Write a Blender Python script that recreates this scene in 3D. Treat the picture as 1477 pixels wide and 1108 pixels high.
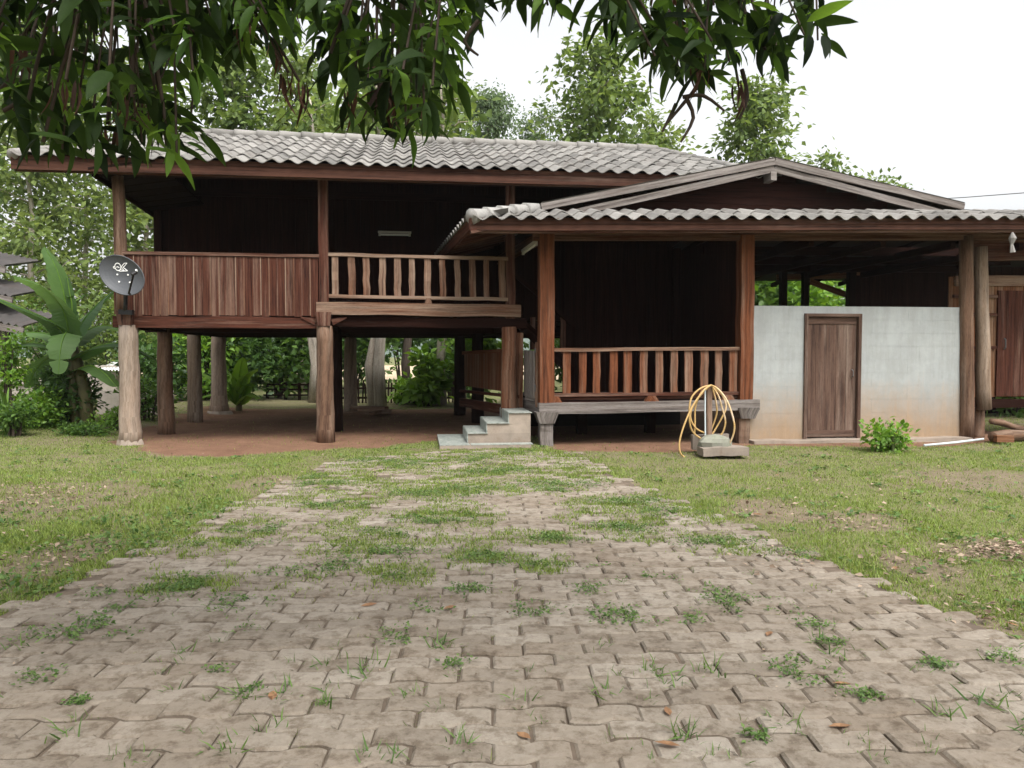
import bpy, math, random
import numpy as np
from mathutils import Vector, Matrix

for o in list(bpy.data.objects):
    bpy.data.objects.remove(o)
scene = bpy.context.scene
col = scene.collection
R = math.radians
random.seed(7)
rng = np.random.default_rng(7)

# ------------------------------------------------------------------ camera, sky, sun, exposure
CAM_H, F_PX, PITCH = 1.35, 1130.0, R(2.23)
cam_d = bpy.data.cameras.new('camera')
cam_d.sensor_width = 36.0
cam_d.lens = 36.0 * F_PX / 1477.0
cam_d.clip_start, cam_d.clip_end = 0.05, 3000.0
cam = bpy.data.objects.new('camera', cam_d)
cam.location = (0, 0, CAM_H)
cam.rotation_euler = (math.pi / 2 - PITCH, 0, 0)
col.objects.link(cam)
scene.camera = cam

SUN_EL, SUN_AZ = R(58), R(150)            # azimuth clockwise from +Y: behind the camera, to the right
world = bpy.data.worlds.new('World')
scene.world = world
world.use_nodes = True
wn, wl = world.node_tree.nodes, world.node_tree.links
wn.clear()
sky = wn.new('ShaderNodeTexSky')
sky.sky_type = 'NISHITA'
sky.sun_disc = False
sky.sun_elevation = SUN_EL
sky.sun_rotation = SUN_AZ
sky.dust_density = 5.0
sky.air_density = 1.2
hs = wn.new('ShaderNodeHueSaturation')
hs.inputs['Saturation'].default_value = 0.12
bg = wn.new('ShaderNodeBackground')
bg.inputs['Strength'].default_value = 0.13
wo = wn.new('ShaderNodeOutputWorld')
wl.new(sky.outputs[0], hs.inputs['Color'])
wl.new(hs.outputs[0], bg.inputs['Color'])
wl.new(bg.outputs[0], wo.inputs[0])

sun_d = bpy.data.lights.new('sun', 'SUN')
sun_d.energy = 1.3
sun_d.angle = R(22)
sun_d.color = (1.0, 0.96, 0.90)
sun = bpy.data.objects.new('sun', sun_d)
sdir = Vector((math.sin(SUN_AZ) * math.cos(SUN_EL), math.cos(SUN_AZ) * math.cos(SUN_EL), math.sin(SUN_EL)))
sun.rotation_euler = sdir.to_track_quat('Z', 'Y').to_euler()
sun.location = (0, 0, 30)
col.objects.link(sun)

vs = scene.view_settings
vs.view_transform = 'Standard'
vs.look = 'None'
vs.gamma = 1.0
vs.use_curve_mapping = False
vs.exposure = 1.3
scene.render.engine = 'CYCLES'
scene.cycles.max_bounces = 6
scene.cycles.transparent_max_bounces = 8

# ------------------------------------------------------------------ measuring helpers
def ray(px, py):
    cx, cy = (px - 738.5) / F_PX, (554.0 - py) / F_PX
    s, c = math.sin(PITCH), math.cos(PITCH)
    return Vector((cx, c + cy * s, -s + cy * c))
def at(px, py, Y):
    d = ray(px, py)
    return Vector((0, 0, CAM_H)) + d * (Y / d.y)
def G(px, py, z=0.0):
    d = ray(px, py)
    return Vector((0, 0, CAM_H)) + d * ((z - CAM_H) / d.z)
YAW = R(7.5)
U = Vector((math.cos(YAW), math.sin(YAW), 0))
V = Vector((-math.sin(YAW), math.cos(YAW), 0))
ZUP = Vector((0, 0, 1))
HA = Vector((-5.72, 11.7, 0))             # front left post of the stilt house
KA = Vector((0.50, 11.6, 0))              # front left post of the annex
def H(s, d, z=0.0): return HA + U * s + V * d + ZUP * z
def K(s, d, z=0.0): return KA + U * s + V * d + ZUP * z

# ------------------------------------------------------------------ mesh and object helpers
WM = {}
def _mesh(name, vv, ff, uv=None, smooth=False):
    me = bpy.data.meshes.new(name)
    me.from_pydata([tuple(v) for v in vv], [], ff)
    if uv:
        l = me.uv_layers.new(name='UVMap')
        flat = []
        for f in uv:
            for a in f: flat.extend(a)
        l.data.foreach_set('uv', flat)
    if smooth: me.shade_smooth()
    me.update()
    return me
def link(name, me, mat=None, parent=None, world=None, tagd=None):
    o = bpy.data.objects.new(name, me)
    col.objects.link(o)
    w = world if world is not None else Matrix.Identity(4)
    if parent is not None:
        o.parent = parent
        o.matrix_parent_inverse = WM[parent.name].inverted()
    o.matrix_basis = w
    WM[o.name] = w
    if mat is not None and me is not None and len(me.materials) == 0:
        me.materials.append(mat)
    return o
def tag(o, label=None, cat=None, group=None, kind=None):
    if label: o['label'] = label
    if cat: o['category'] = cat
    if group: o['group'] = group
    if kind: o['kind'] = kind
    return o
def thing(name, loc, label, cat, group=None):
    o = bpy.data.objects.new(name, None)
    o.empty_display_size = 0.2
    col.objects.link(o)
    o.matrix_basis = Matrix.Translation(Vector(loc))
    WM[o.name] = Matrix.Translation(Vector(loc))
    return tag(o, label, cat, group)

class MB:
    def __init__(s): s.v, s.f, s.uv = [], [], []
    def poly(s, pts, uv=None):
        n = len(s.v); s.v += [Vector(p) for p in pts]
        s.f.append(list(range(n, n + len(pts))))
        s.uv.append(uv or [(p[0], p[1]) for p in pts])
    def beam(s, p, q, w, h, up=ZUP, seg=1, jit=0.0, w2=None, h2=None):
        p, q = Vector(p), Vector(q)
        a = (q - p); L = a.length; a.normalize()
        side = a.cross(Vector(up)); side.normalize()
        upv = side.cross(a)
        n0 = len(s.v); o = random.random() * 20
        for i in range(seg + 1):
            t = i / seg
            ww = w + ((w2 if w2 is not None else w) - w) * t
            hh = h + ((h2 if h2 is not None else h) - h) * t
            c = p + a * L * t
            if jit and 0 < i < seg:
                c = c + side * random.uniform(-jit, jit) + upv * random.uniform(-jit, jit)
            for (x, y) in ((-1, -1), (1, -1), (1, 1), (-1, 1)):
                jx = random.uniform(-jit, jit) * .6 if jit else 0
                s.v.append(c + side * (x * ww / 2 + jx) + upv * (y * hh / 2 + jx))
        per = [0, w, w + h, 2 * w + h, 2 * w + 2 * h]
        for i in range(seg):
            for k in range(4):
                k2 = (k + 1) % 4
                b = n0 + i * 4
                s.f.append([b + k, b + k2, b + 4 + k2, b + 4 + k])
                u0, u1 = L * i / seg + o, L * (i + 1) / seg + o
                s.uv.append([(u0, per[k]), (u0, per[k + 1]), (u1, per[k + 1]), (u1, per[k])])
        e = n0 + seg * 4
        s.f.append([n0 + 3, n0 + 2, n0 + 1, n0]); s.uv.append([(o, 0), (o + .1, 0), (o + .1, w), (o, w)])
        s.f.append([e, e + 1, e + 2, e + 3]); s.uv.append([(o, 0), (o + .1, 0), (o + .1, w), (o, w)])
        return s
    def tube(s, pts, rad, n=8, cap=True, jit=0.0):
        pts = [Vector(p) for p in pts]
        if not hasattr(rad, '__len__'): rad = [rad] * len(pts)
        n0 = len(s.v); o = random.random() * 20; L = 0
        t0 = (pts[1] - pts[0]).normalized()
        ref = Vector((1, 0, 0)) if abs(t0.x) < .8 else Vector((0, 1, 0))
        Ls = []
        for i, p in enumerate(pts):
            if i == 0: t = t0
            elif i == len(pts) - 1: t = (pts[i] - pts[i - 1]).normalized()
            else: t = (pts[i + 1] - pts[i - 1]).normalized()
            if i: L += (pts[i] - pts[i - 1]).length
            Ls.append(L)
            x = (ref - t * ref.dot(t)).normalized(); y = t.cross(x); ref = x
            for k in range(n):
                a = 2 * math.pi * k / n
                r = rad[i] * (1 + (random.uniform(-jit, jit) if jit else 0))
                s.v.append(p + (x * math.cos(a) + y * math.sin(a)) * r)
        for i in range(len(pts) - 1):
            for k in range(n):
                k2 = (k + 1) % n; b = n0 + i * n
                s.f.append([b + k, b + k2, b + n + k2, b + n + k])
                c = 2 * math.pi * max(rad[i], .01) / n
                s.uv.append([(o + Ls[i], c * k), (o + Ls[i], c * (k + 1)), (o + Ls[i + 1], c * (k + 1)), (o + Ls[i + 1], c * k)])
        if cap:
            b = n0 + (len(pts) - 1) * n
            s.f.append([n0 + k for k in reversed(range(n))]); s.uv.append([(o, k * .02) for k in range(n)])
            s.f.append([b + k for k in range(n)]); s.uv.append([(o, k * .02) for k in range(n)])
        return s
    def build(s, name, mat=None, parent=None, smooth=False, world=None):
        return link(name, _mesh(name, s.v, s.f, s.uv, smooth), mat, parent, world)

def fast(name, VV, FF, mat, parent=None, smooth=False):
    VV = np.ascontiguousarray(VV, dtype=np.float32).reshape(-1, 3)
    FF = np.ascontiguousarray(FF, dtype=np.int32)
    k = FF.shape[1]
    me = bpy.data.meshes.new(name)
    me.vertices.add(len(VV)); me.vertices.foreach_set('co', VV.ravel())
    me.loops.add(FF.size); me.loops.foreach_set('vertex_index', FF.ravel())
    me.polygons.add(len(FF))
    me.polygons.foreach_set('loop_start', np.arange(0, FF.size, k, dtype=np.int32))
    if smooth: me.polygons.foreach_set('use_smooth', np.ones(len(FF), dtype=bool))
    me.update(calc_edges=True)
    me.validate()
    return link(name, me, mat, parent)
def scatter(tv, tf, pos, rot, scl):
    tv = np.asarray(tv, float); tf = np.asarray(tf)
    n, k = len(pos), len(tv)
    scl = np.asarray(scl, float)
    if scl.ndim == 1: scl = scl[:, None].repeat(3, 1)
    VV = np.einsum('nij,nkj->nki', rot, tv[None] * scl[:, None, :]) + np.asarray(pos)[:, None, :]
    FF = (tf[None] + (np.arange(n) * k)[:, None, None]).reshape(-1, tf.shape[1])
    return VV.reshape(-1, 3), FF
def frames(d, hint):
    d = d / np.linalg.norm(d, axis=1, keepdims=True)
    x = np.cross(d, hint); x /= np.linalg.norm(x, axis=1, keepdims=True) + 1e-9
    z = np.cross(x, d)
    return np.stack([x, d, z], axis=2)
def join(parts):
    vs_, fs_, n = [], [], 0
    for v, f in parts:
        vs_.append(v); fs_.append(f + n); n += len(v)
    return np.concatenate(vs_), np.concatenate(fs_)
LEAF2 = ([(0, 0, 0), (-.30, .45, .07), (0, 1, -.12), (.30, .45, .07)], [(0, 2, 1), (0, 3, 2)])
LEAF4 = ([(0, 0, 0), (-.30, .33, .06), (-.24, .68, .02), (0, 1, -.18), (.24, .68, .02), (.30, .33, .06), (0, .5, -.03)],
         [(0, 6, 1), (1, 6, 2), (2, 6, 3), (3, 6, 4), (4, 6, 5), (5, 6, 0)])

def hash2(ix, iy, seed):
    h = (ix.astype(np.int64) * 374761393 + iy.astype(np.int64) * 668265263 + seed * 1442695041) & 0x7fffffff
    h = (h ^ (h >> 13)) * 1274126177 & 0x7fffffff
    return ((h ^ (h >> 16)) & 0xffff) / 65535.0
def vnoise(x, y, sc, seed=0):
    x, y = np.asarray(x) * sc, np.asarray(y) * sc
    ix, iy = np.floor(x), np.floor(y)
    fx, fy = x - ix, y - iy
    fx, fy = fx * fx * (3 - 2 * fx), fy * fy * (3 - 2 * fy)
    a, b = hash2(ix, iy, seed), hash2(ix + 1, iy, seed)
    c, d = hash2(ix, iy + 1, seed), hash2(ix + 1, iy + 1, seed)
    return (a * (1 - fx) + b * fx) * (1 - fy) + (c * (1 - fx) + d * fx) * fy
def fnoise(x, y, sc, seed=0):
    return .5 * vnoise(x, y, sc, seed) + .3 * vnoise(x, y, sc * 2.1, seed + 5) + .2 * vnoise(x, y, sc * 4.3, seed + 9)
def inpoly(x, y, poly):
    x, y = np.asarray(x), np.asarray(y); r = np.zeros(x.shape, bool); n = len(poly)
    for i in range(n):
        (x1, y1), (x2, y2) = poly[i], poly[(i + 1) % n]
        c = ((y1 > y) != (y2 > y)) & (x < (x2 - x1) * (y - y1) / ((y2 - y1) or 1e-9) + x1)
        r ^= c
    return r

# ------------------------------------------------------------------ materials
def newmat(name):
    m = bpy.data.materials.new(name); m.use_nodes = True
    n, l = m.node_tree.nodes, m.node_tree.links
    n.clear()
    out = n.new('ShaderNodeOutputMaterial'); p = n.new('ShaderNodeBsdfPrincipled')
    l.new(p.outputs[0], out.inputs[0])
    return m, n, l, p, out
def ramp(n, stops):
    r = n.new('ShaderNodeValToRGB'); e = r.color_ramp.elements
    while len(e) > 1: e.remove(e[-1])
    e[0].position = stops[0][0]; e[0].color = (*stops[0][1], 1)
    for p_, c in stops[1:]:
        k = e.new(p_); k.color = (*c, 1)
    return r
def math_(n, l, op, a, b=None):
    m = n.new('ShaderNodeMath'); m.operation = op
    for i, x in enumerate((a, b)):
        if x is None: continue
        if isinstance(x, (int, float)): m.inputs[i].default_value = x
        else: l.new(x, m.inputs[i])
    return m.outputs[0]
def mixc(n, l, fac, a, b, mode='MIX'):
    m = n.new('ShaderNodeMix'); m.data_type = 'RGBA'; m.blend_type = mode
    for i, x in ((0, fac), (6, a), (7, b)):
        if isinstance(x, (int, float)): m.inputs[i].default_value = x
        elif isinstance(x, tuple): m.inputs[i].default_value = (*x, 1)
        else: l.new(x, m.inputs[i])
    return m.outputs[2]
def rnd(n, l):
    oi = n.new('ShaderNodeObjectInfo'); g = n.new('ShaderNodeNewGeometry')
    return math_(n, l, 'FRACT', math_(n, l, 'ADD', oi.outputs['Random'], g.outputs['Random Per Island']))
def noise(n, l, vec, scale, detail=4, rough=.6):
    t = n.new('ShaderNodeTexNoise'); t.inputs['Scale'].default_value = scale
    t.inputs['Detail'].default_value = detail; t.inputs['Roughness'].default_value = rough
    if vec is not None: l.new(vec, t.inputs['Vector'])
    return t.outputs['Fac']
def bump(n, l, p, h, strength=.3, dist=.01):
    b = n.new('ShaderNodeBump'); b.inputs['Strength'].default_value = strength; b.inputs['Distance'].default_value = dist
    l.new(h, b.inputs['Height']); l.new(b.outputs[0], p.inputs['Normal'])

def wood(name, dark, mid, pale, pale_amt=.5, across=22, along=.9, rough=.8):
    dark, mid, pale = (tuple(c * k for c in q) for q, k in ((dark, .62), (mid, .78), (pale, .92)))
    m, n, l, p, out = newmat(name)
    tc = n.new('ShaderNodeTexCoord')
    r = rnd(n, l)
    cx = n.new('ShaderNodeCombineXYZ'); l.new(math_(n, l, 'MULTIPLY', r, 37.0), cx.inputs[2])
    add = n.new('ShaderNodeVectorMath'); add.operation = 'ADD'
    l.new(tc.outputs['UV'], add.inputs[0]); l.new(cx.outputs[0], add.inputs[1])
    def mp(sx, sy):
        k = n.new('ShaderNodeMapping'); k.inputs['Scale'].default_value = (sx, sy, 1)
        l.new(add.outputs[0], k.inputs[0]); return k.outputs[0]
    g1 = noise(n, l, mp(along, across), 1.6, 6, .65)
    g2 = noise(n, l, mp(along * .55, across * .5), 1.5, 5, .7)
    g3 = noise(n, l, mp(along * 6, across * 2.6), 3, 4)
    base = ramp(n, [(.30, dark), (.52, mid), (.75, tuple(c * 1.35 for c in mid))]); l.new(g1, base.inputs[0])
    w = math_(n, l, 'ADD', math_(n, l, 'MULTIPLY', g2, 1.1), math_(n, l, 'MULTIPLY', math_(n, l, 'SUBTRACT', r, .5), .24))
    wr = ramp(n, [(.75 - pale_amt * .5, (0, 0, 0)), (1.02 - pale_amt * .4, (1, 1, 1))]); l.new(w, wr.inputs[0])
    pal = ramp(n, [(.3, tuple(c * .62 for c in pale)), (.7, pale)]); l.new(g1, pal.inputs[0])
    c = mixc(n, l, math_(n, l, 'MULTIPLY', wr.outputs[0], .85), base.outputs[0], pal.outputs[0])
    sp = ramp(n, [(.35, (.55, .5, .46)), (.5, (1, 1, 1))]); l.new(g3, sp.inputs[0])
    c = mixc(n, l, .55, c, sp.outputs[0], 'MULTIPLY')
    l.new(c, p.inputs['Base Color'])
    p.inputs['Roughness'].default_value = rough
    p.inputs['Specular IOR Level'].default_value = .12 if mid[0] > .03 else .04
    bump(n, l, p, g1, .45, .006)
    return m
def plain(name, c, rough=.7, var=.25, scale=8, metal=0, spec=.3, spots=None, bstr=.2, rw=.12):
    m, n, l, p, out = newmat(name)
    gp_ = n.new('ShaderNodeNewGeometry'); r = rnd(n, l)
    f = noise(n, l, gp_.outputs['Position'], scale, 6, .65)
    f2 = noise(n, l, gp_.outputs['Position'], scale * .17, 3)
    rp = ramp(n, [(.28, tuple(x * (1 - var) for x in c)), (.72, tuple(min(1, x * (1 + var)) for x in c))])
    mx = math_(n, l, 'ADD', math_(n, l, 'MULTIPLY', f, .6), math_(n, l, 'ADD', math_(n, l, 'MULTIPLY', f2, .3), math_(n, l, 'MULTIPLY', r, rw)))
    l.new(mx, rp.inputs[0])
    cc = rp.outputs[0]
    if spots:
        f3 = noise(n, l, gp_.outputs['Position'], scale * .5, 8, .75)
        sr = ramp(n, [(.52, (0, 0, 0)), (.66, (1, 1, 1))]); l.new(f3, sr.inputs[0])
        cc = mixc(n, l, math_(n, l, 'MULTIPLY', sr.outputs[0], .75), cc, spots)
    l.new(cc, p.inputs['Base Color'])
    p.inputs['Roughness'].default_value = rough; p.inputs['Metallic'].default_value = metal
    p.inputs['Specular IOR Level'].default_value = spec
    if bstr: bump(n, l, p, f, bstr, .01)
    return m
def leafmat(name, dark, light, trans=.4, rough=.5, back=None, brown=None, spec=.35):
    m, n, l, p, out = newmat(name)
    r = rnd(n, l)
    tc = n.new('ShaderNodeTexCoord')
    f = noise(n, l, tc.outputs['Object'], 1.3, 3)
    v = math_(n, l, 'ADD', math_(n, l, 'MULTIPLY', r, .65), math_(n, l, 'MULTIPLY', f, .35))
    st = [(.15, dark), (.75, light)]
    if brown: st += [(.86, light), (.9, brown)]
    v = math_(n, l, 'ADD', v, math_(n, l, 'MULTIPLY', math_(n, l, 'SUBTRACT', noise(n, l, tc.outputs['Object'], 9, 4, .7), .5), .35))
    rp = ramp(n, st); l.new(v, rp.inputs[0])
    l.new(rp.outputs[0], p.inputs['Base Color'])
    p.inputs['Roughness'].default_value = rough
    p.inputs['Specular IOR Level'].default_value = spec
    t = n.new('ShaderNodeBsdfTranslucent')
    hsv = n.new('ShaderNodeHueSaturation'); hsv.inputs['Hue'].default_value = .485
    hsv.inputs['Saturation'].default_value = 1.1; hsv.inputs['Value'].default_value = 1.5
    l.new(rp.outputs[0], hsv.inputs['Color']); l.new(hsv.outputs[0], t.inputs[0])
    mx = n.new('ShaderNodeMixShader'); mx.inputs[0].default_value = trans
    l.new(p.outputs[0], mx.inputs[1]); l.new(t.outputs[0], mx.inputs[2]); l.new(mx.outputs[0], out.inputs[0])
    return m

M = {}
M['wood_red'] = wood('weathered_red_wood', (.020, .0075, .0055), (.088, .031, .019), (.27, .175, .13), .46)
M['wood_rail'] = wood('rail_wood', (.06, .024, .014), (.155, .072, .042), (.35, .255, .19), .68)
M['wood_orange'] = wood('orange_wood', (.055, .018, .009), (.175, .062, .028), (.31, .22, .16), .56, 17, .7)
M['wood_dark'] = wood('dark_wall_wood', (.009, .0038, .0028), (.024, .0095, .0068), (.045, .020, .014), .3)  # dark brown boards, darkened further so the colour carries the interior shade
M['wood_grey'] = wood('grey_weathered_wood', (.06, .045, .04), (.17, .145, .13), (.36, .33, .31), .6)
M['wood_fascia'] = wood('fascia_wood', (.028, .013, .009), (.095, .043, .029), (.27, .205, .165), .46, 16, .5)
M['wood_door'] = wood('door_wood', (.05, .027, .02), (.125, .075, .055), (.29, .215, .17), .5, 14, .8)
M['wood_shed'] = wood('shed_wood', (.10, .038, .016), (.22, .095, .045), (.36, .23, .15), .45)
M['log'] = wood('pale_log', (.12, .08, .055), (.30, .215, .155), (.42, .345, .28), .68, 11, .7)
M['log_dark'] = wood('brown_log', (.06, .03, .02), (.17, .10, .065), (.33, .25, .19), .5, 9, .7)
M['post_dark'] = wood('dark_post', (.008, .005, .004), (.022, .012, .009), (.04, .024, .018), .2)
M['tile'] = plain('roof_tile', (.172, .164, .152), .95, .6, 3.2, spots=(.072, .060, .051), rw=.22)
M['tile_new'] = plain('pale_cap_tile', (.27, .26, .245), .9, .4, 7, spots=(.16, .145, .13))
M['concrete'] = plain('concrete', (.255, .21, .17), .9, .4, 6, spots=(.15, .11, .08))
M['basin'] = plain('old_concrete', (.24, .20, .165), .95, .3, 12, spots=(.17, .13, .10))
M['stone'] = plain('grey_stone', (.21, .21, .17), .95, .3, 14, spots=(.10, .12, .07))
M['steel'] = plain('dish_paint', (.062, .066, .073), .5, .08, 5, spec=.4, bstr=0)
M['black'] = plain('black_plastic', (.012, .012, .013), .5, .1, 5, bstr=0)
M['white'] = plain('white_paint', (.78, .78, .76), .6, .06, 5, bstr=0)
M['tube_lamp'] = plain('lamp_casing', (.55, .53, .49), .5, .1, 5, bstr=0)
M['hose'] = plain('yellow_hose', (.46, .30, .12), .45, .25, 3, bstr=0, spots=(.62, .50, .38))
M['pipe'] = plain('pale_pipe', (.50, .56, .58), .5, .1, 5, bstr=0)
M['cable'] = plain('cable', (.10, .10, .10), .7, .1, 5, bstr=0)
M['rag'] = plain('rag', (.22, .21, .195), .9, .2, 12)
M['iron_roof'] = plain('iron_sheet', (.075, .068, .066), .6, .45, 2.5, spots=(.06, .045, .04))
M['iron_pale'] = plain('pale_iron_sheet', (.62, .63, .64), .5, .15, 2.5)
M['plaster'] = plain('grey_plaster', (.36, .325, .28), .95, .25, 2.2, spots=(.22, .20, .16))
M['gloom'] = plain('dark_boards', (.010, .0065, .005), .9, .2, 3)  # near-black colour carries the shade under roofs, floors and eaves
M['bark'] = wood('teak_bark', (.20, .165, .13), (.42, .36, .29), (.56, .51, .44), .7, 7, 1.2)  # pale teak bark, lightened further to look sunlit
M['bark_dark'] = wood('dark_bark', (.035, .026, .02), (.085, .065, .05), (.15, .12, .10), .4, 9, 1.2)
M['stem_green'] = plain('green_stem', (.10, .13, .04), .7, .3, 6)
M['banana_stem'] = plain('banana_stem', (.11, .10, .045), .7, .45, 5, spots=(.05, .035, .02))
M['leaf_mango'] = leafmat('mango_leaf', (.006, .014, .005), (.040, .080, .016), .38, .6, spec=.18)  # shading inside the crown put into a near-black leaf colour
M['leaf_mango_young'] = leafmat('young_mango_leaf', (.045, .10, .02), (.13, .24, .04), .5, .55, spec=.2)  # bright copy of the mango leaf: backlit look put into the colour
M['leaf_dead'] = leafmat('dead_leaf', (.03, .015, .010), (.095, .045, .026), .2, .8)
M['leaf_teak'] = leafmat('teak_leaf', (.055, .098, .024), (.175, .245, .065), .45, .6)
M['leaf_teak2'] = leafmat('teak_leaf_yellow', (.065, .11, .028), (.20, .265, .075), .45, .6)
M['leaf_blue'] = leafmat('bamboo_leaf', (.055, .095, .04), (.14, .20, .09), .4, .6)
M['leaf_dark'] = leafmat('dark_shrub_leaf', (.025, .058, .018), (.085, .165, .042), .4, .5)
M['leaf_mid'] = leafmat('shrub_leaf', (.035, .085, .018), (.11, .20, .04), .4, .55)
M['leaf_bright'] = leafmat('bright_shrub_leaf', (.075, .17, .025), (.19, .33, .05), .4, .5)
M['leaf_banana'] = leafmat('banana_leaf', (.045, .10, .028), (.125, .22, .065), .4, .5)
M['grass'] = leafmat('grass_blade', (.075, .125, .022), (.235, .305, .070), .4, .6, brown=(.36, .28, .16))
M['joint_grass'] = leafmat('joint_grass', (.06, .085, .025), (.19, .21, .07), .3, .7, brown=(.25, .18, .10))
M['weed'] = leafmat('weed_leaf', (.045, .10, .022), (.14, .22, .058), .3, .6)
M['litter'] = leafmat('dry_litter', (.11, .07, .045), (.34, .26, .19), .1, .9)
M['fallen'] = leafmat('fallen_leaf', (.16, .075, .035), (.30, .17, .085), .15, .7)

def paver_mat():
    m, n, l, p, out = newmat('concrete_paver')
    r = rnd(n, l); tc = n.new('ShaderNodeTexCoord'); g = n.new('ShaderNodeNewGeometry')
    pos = g.outputs['Position']
    f1 = noise(n, l, pos, 1.1, 4); f2 = noise(n, l, pos, 26, 6, .7); f3 = noise(n, l, pos, 6, 5)
    v = math_(n, l, 'ADD', math_(n, l, 'MULTIPLY', r, .26), math_(n, l, 'ADD', math_(n, l, 'MULTIPLY', f2, .46), math_(n, l, 'MULTIPLY', f3, .28)))
    rp = ramp(n, [(.22, (.150, .122, .094)), (.52, (.248, .212, .170)), (.84, (.37, .335, .285))]); l.new(v, rp.inputs[0])
    sr = ramp(n, [(.46, (0, 0, 0)), (.62, (1, 1, 1))]); l.new(math_(n, l, 'ADD', math_(n, l, 'MULTIPLY', f1, .7), math_(n, l, 'MULTIPLY', f3, .3)), sr.inputs[0])
    c = mixc(n, l, math_(n, l, 'MULTIPLY', sr.outputs[0], .45), rp.outputs[0], (.205, .160, .118))
    # grit in the surface
    sp = ramp(n, [(.60, (1, 1, 1)), (.72, (.6, .54, .5))]); l.new(noise(n, l, pos, 55, 5, .8), sp.inputs[0])
    c = mixc(n, l, .8, c, sp.outputs[0], 'MULTIPLY')
    mo = ramp(n, [(.38, (.48, .43, .38)), (.52, (1, 1, 1)), (.66, (1.0, 1.0, 1.0)), (.74, (1.22, 1.2, 1.16))]); l.new(noise(n, l, pos, 11, 7, .72), mo.inputs[0])
    c = mixc(n, l, .75, c, mo.outputs[0], 'MULTIPLY')
    l.new(c, p.inputs['Base Color']); p.inputs['Roughness'].default_value = .93
    p.inputs['Specular IOR Level'].default_value = .15
    bump(n, l, p, math_(n, l, 'ADD', f2, math_(n, l, 'MULTIPLY', f3, 1.5)), .8, .009)
    return m
M['paver'] = paver_mat()
def soil_mat():
    m, n, l, p, out = newmat('ground_soil')
    g = n.new('ShaderNodeNewGeometry'); pos = g.outputs['Position']
    at_ = n.new('ShaderNodeAttribute'); at_.attribute_name = 'grass'
    at2 = n.new('ShaderNodeAttribute'); at2.attribute_name = 'red'
    f = noise(n, l, pos, 3.2, 6, .7); f2 = noise(n, l, pos, 28, 5, .7); f3 = noise(n, l, pos, .7, 4)
    so = ramp(n, [(.3, (.10, .075, .05)), (.7, (.235, .185, .135))]); l.new(math_(n, l, 'ADD', math_(n, l, 'MULTIPLY', f, .5), math_(n, l, 'MULTIPLY', f2, .5)), so.inputs[0])
    rd = ramp(n, [(.3, (.095, .050, .032)), (.7, (.225, .128, .084))]); l.new(math_(n, l, 'ADD', math_(n, l, 'MULTIPLY', f, .6), math_(n, l, 'MULTIPLY', f2, .4)), rd.inputs[0])
    gr = ramp(n, [(.3, (.070, .092, .024)), (.7, (.19, .21, .072))]); l.new(math_(n, l, 'ADD', math_(n, l, 'MULTIPLY', f2, .6), math_(n, l, 'MULTIPLY', f3, .4)), gr.inputs[0])
    c = mixc(n, l, at2.outputs['Fac'], so.outputs[0], rd.outputs[0])
    c = mixc(n, l, math_(n, l, 'MULTIPLY', at_.outputs['Fac'], .8), c, gr.outputs[0])
    l.new(c, p.inputs['Base Color']); p.inputs['Roughness'].default_value = .95
    p.inputs['Specular IOR Level'].default_value = .1
    bump(n, l, p, f2, .7, .02)
    return m
M['soil'] = soil_mat()
def whitewash():
    m, n, l, p, out = newmat('whitewashed_block')
    g = n.new('ShaderNodeNewGeometry'); pos = g.outputs['Position']
    sx = n.new('ShaderNodeSeparateXYZ'); l.new(pos, sx.inputs[0])
    f = noise(n, l, pos, 1.6, 5); f2 = noise(n, l, pos, 14, 5, .7)
    base = ramp(n, [(.3, (.285, .300, .298)), (.7, (.36, .376, .37))]); l.new(math_(n, l, 'ADD', math_(n, l, 'MULTIPLY', f, .7), math_(n, l, 'MULTIPLY', f2, .3)), base.inputs[0])
    # rain-splashed mud: a ragged band along the foot of the wall
    hgt = math_(n, l, 'ADD', sx.outputs[2], math_(n, l, 'MULTIPLY', math_(n, l, 'SUBTRACT', f, .5), -.75))
    hgt = math_(n, l, 'ADD', hgt, math_(n, l, 'MULTIPLY', math_(n, l, 'SUBTRACT', f2, .5), -.35))
    mpg = n.new('ShaderNodeMapping'); mpg.inputs['Scale'].default_value = (9, 9, .7); l.new(pos, mpg.inputs[0])
    dr_ = noise(n, l, mpg.outputs[0], 1.0, 5, .7)
    hgt = math_(n, l, 'ADD', hgt, math_(n, l, 'MULTIPLY', math_(n, l, 'SUBTRACT', dr_, .5), -.7))
    mr = ramp(n, [(.12, (1, 1, 1)), (.42, (.7, .7, .7)), (.92, (0, 0, 0))]); l.new(hgt, mr.inputs[0])
    c = mixc(n, l, math_(n, l, 'MULTIPLY', mr.outputs[0], .85), base.outputs[0], (.30, .195, .11))
    gs = ramp(n, [(.44, (.72, .70, .66)), (.58, (1, 1, 1))]); l.new(math_(n, l, 'ADD', math_(n, l, 'MULTIPLY', dr_, .55), math_(n, l, 'MULTIPLY', noise(n, l, pos, 4.5, 8, .75), .45)), gs.inputs[0])
    c = mixc(n, l, .42, c, gs.outputs[0], 'MULTIPLY')
    l.new(c, p.inputs['Base Color']); p.inputs['Roughness'].default_value = .92
    p.inputs['Specular IOR Level'].default_value = .2
    bump(n, l, p, f2, .25, .006)
    return m
M['whitewash'] = whitewash()
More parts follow.
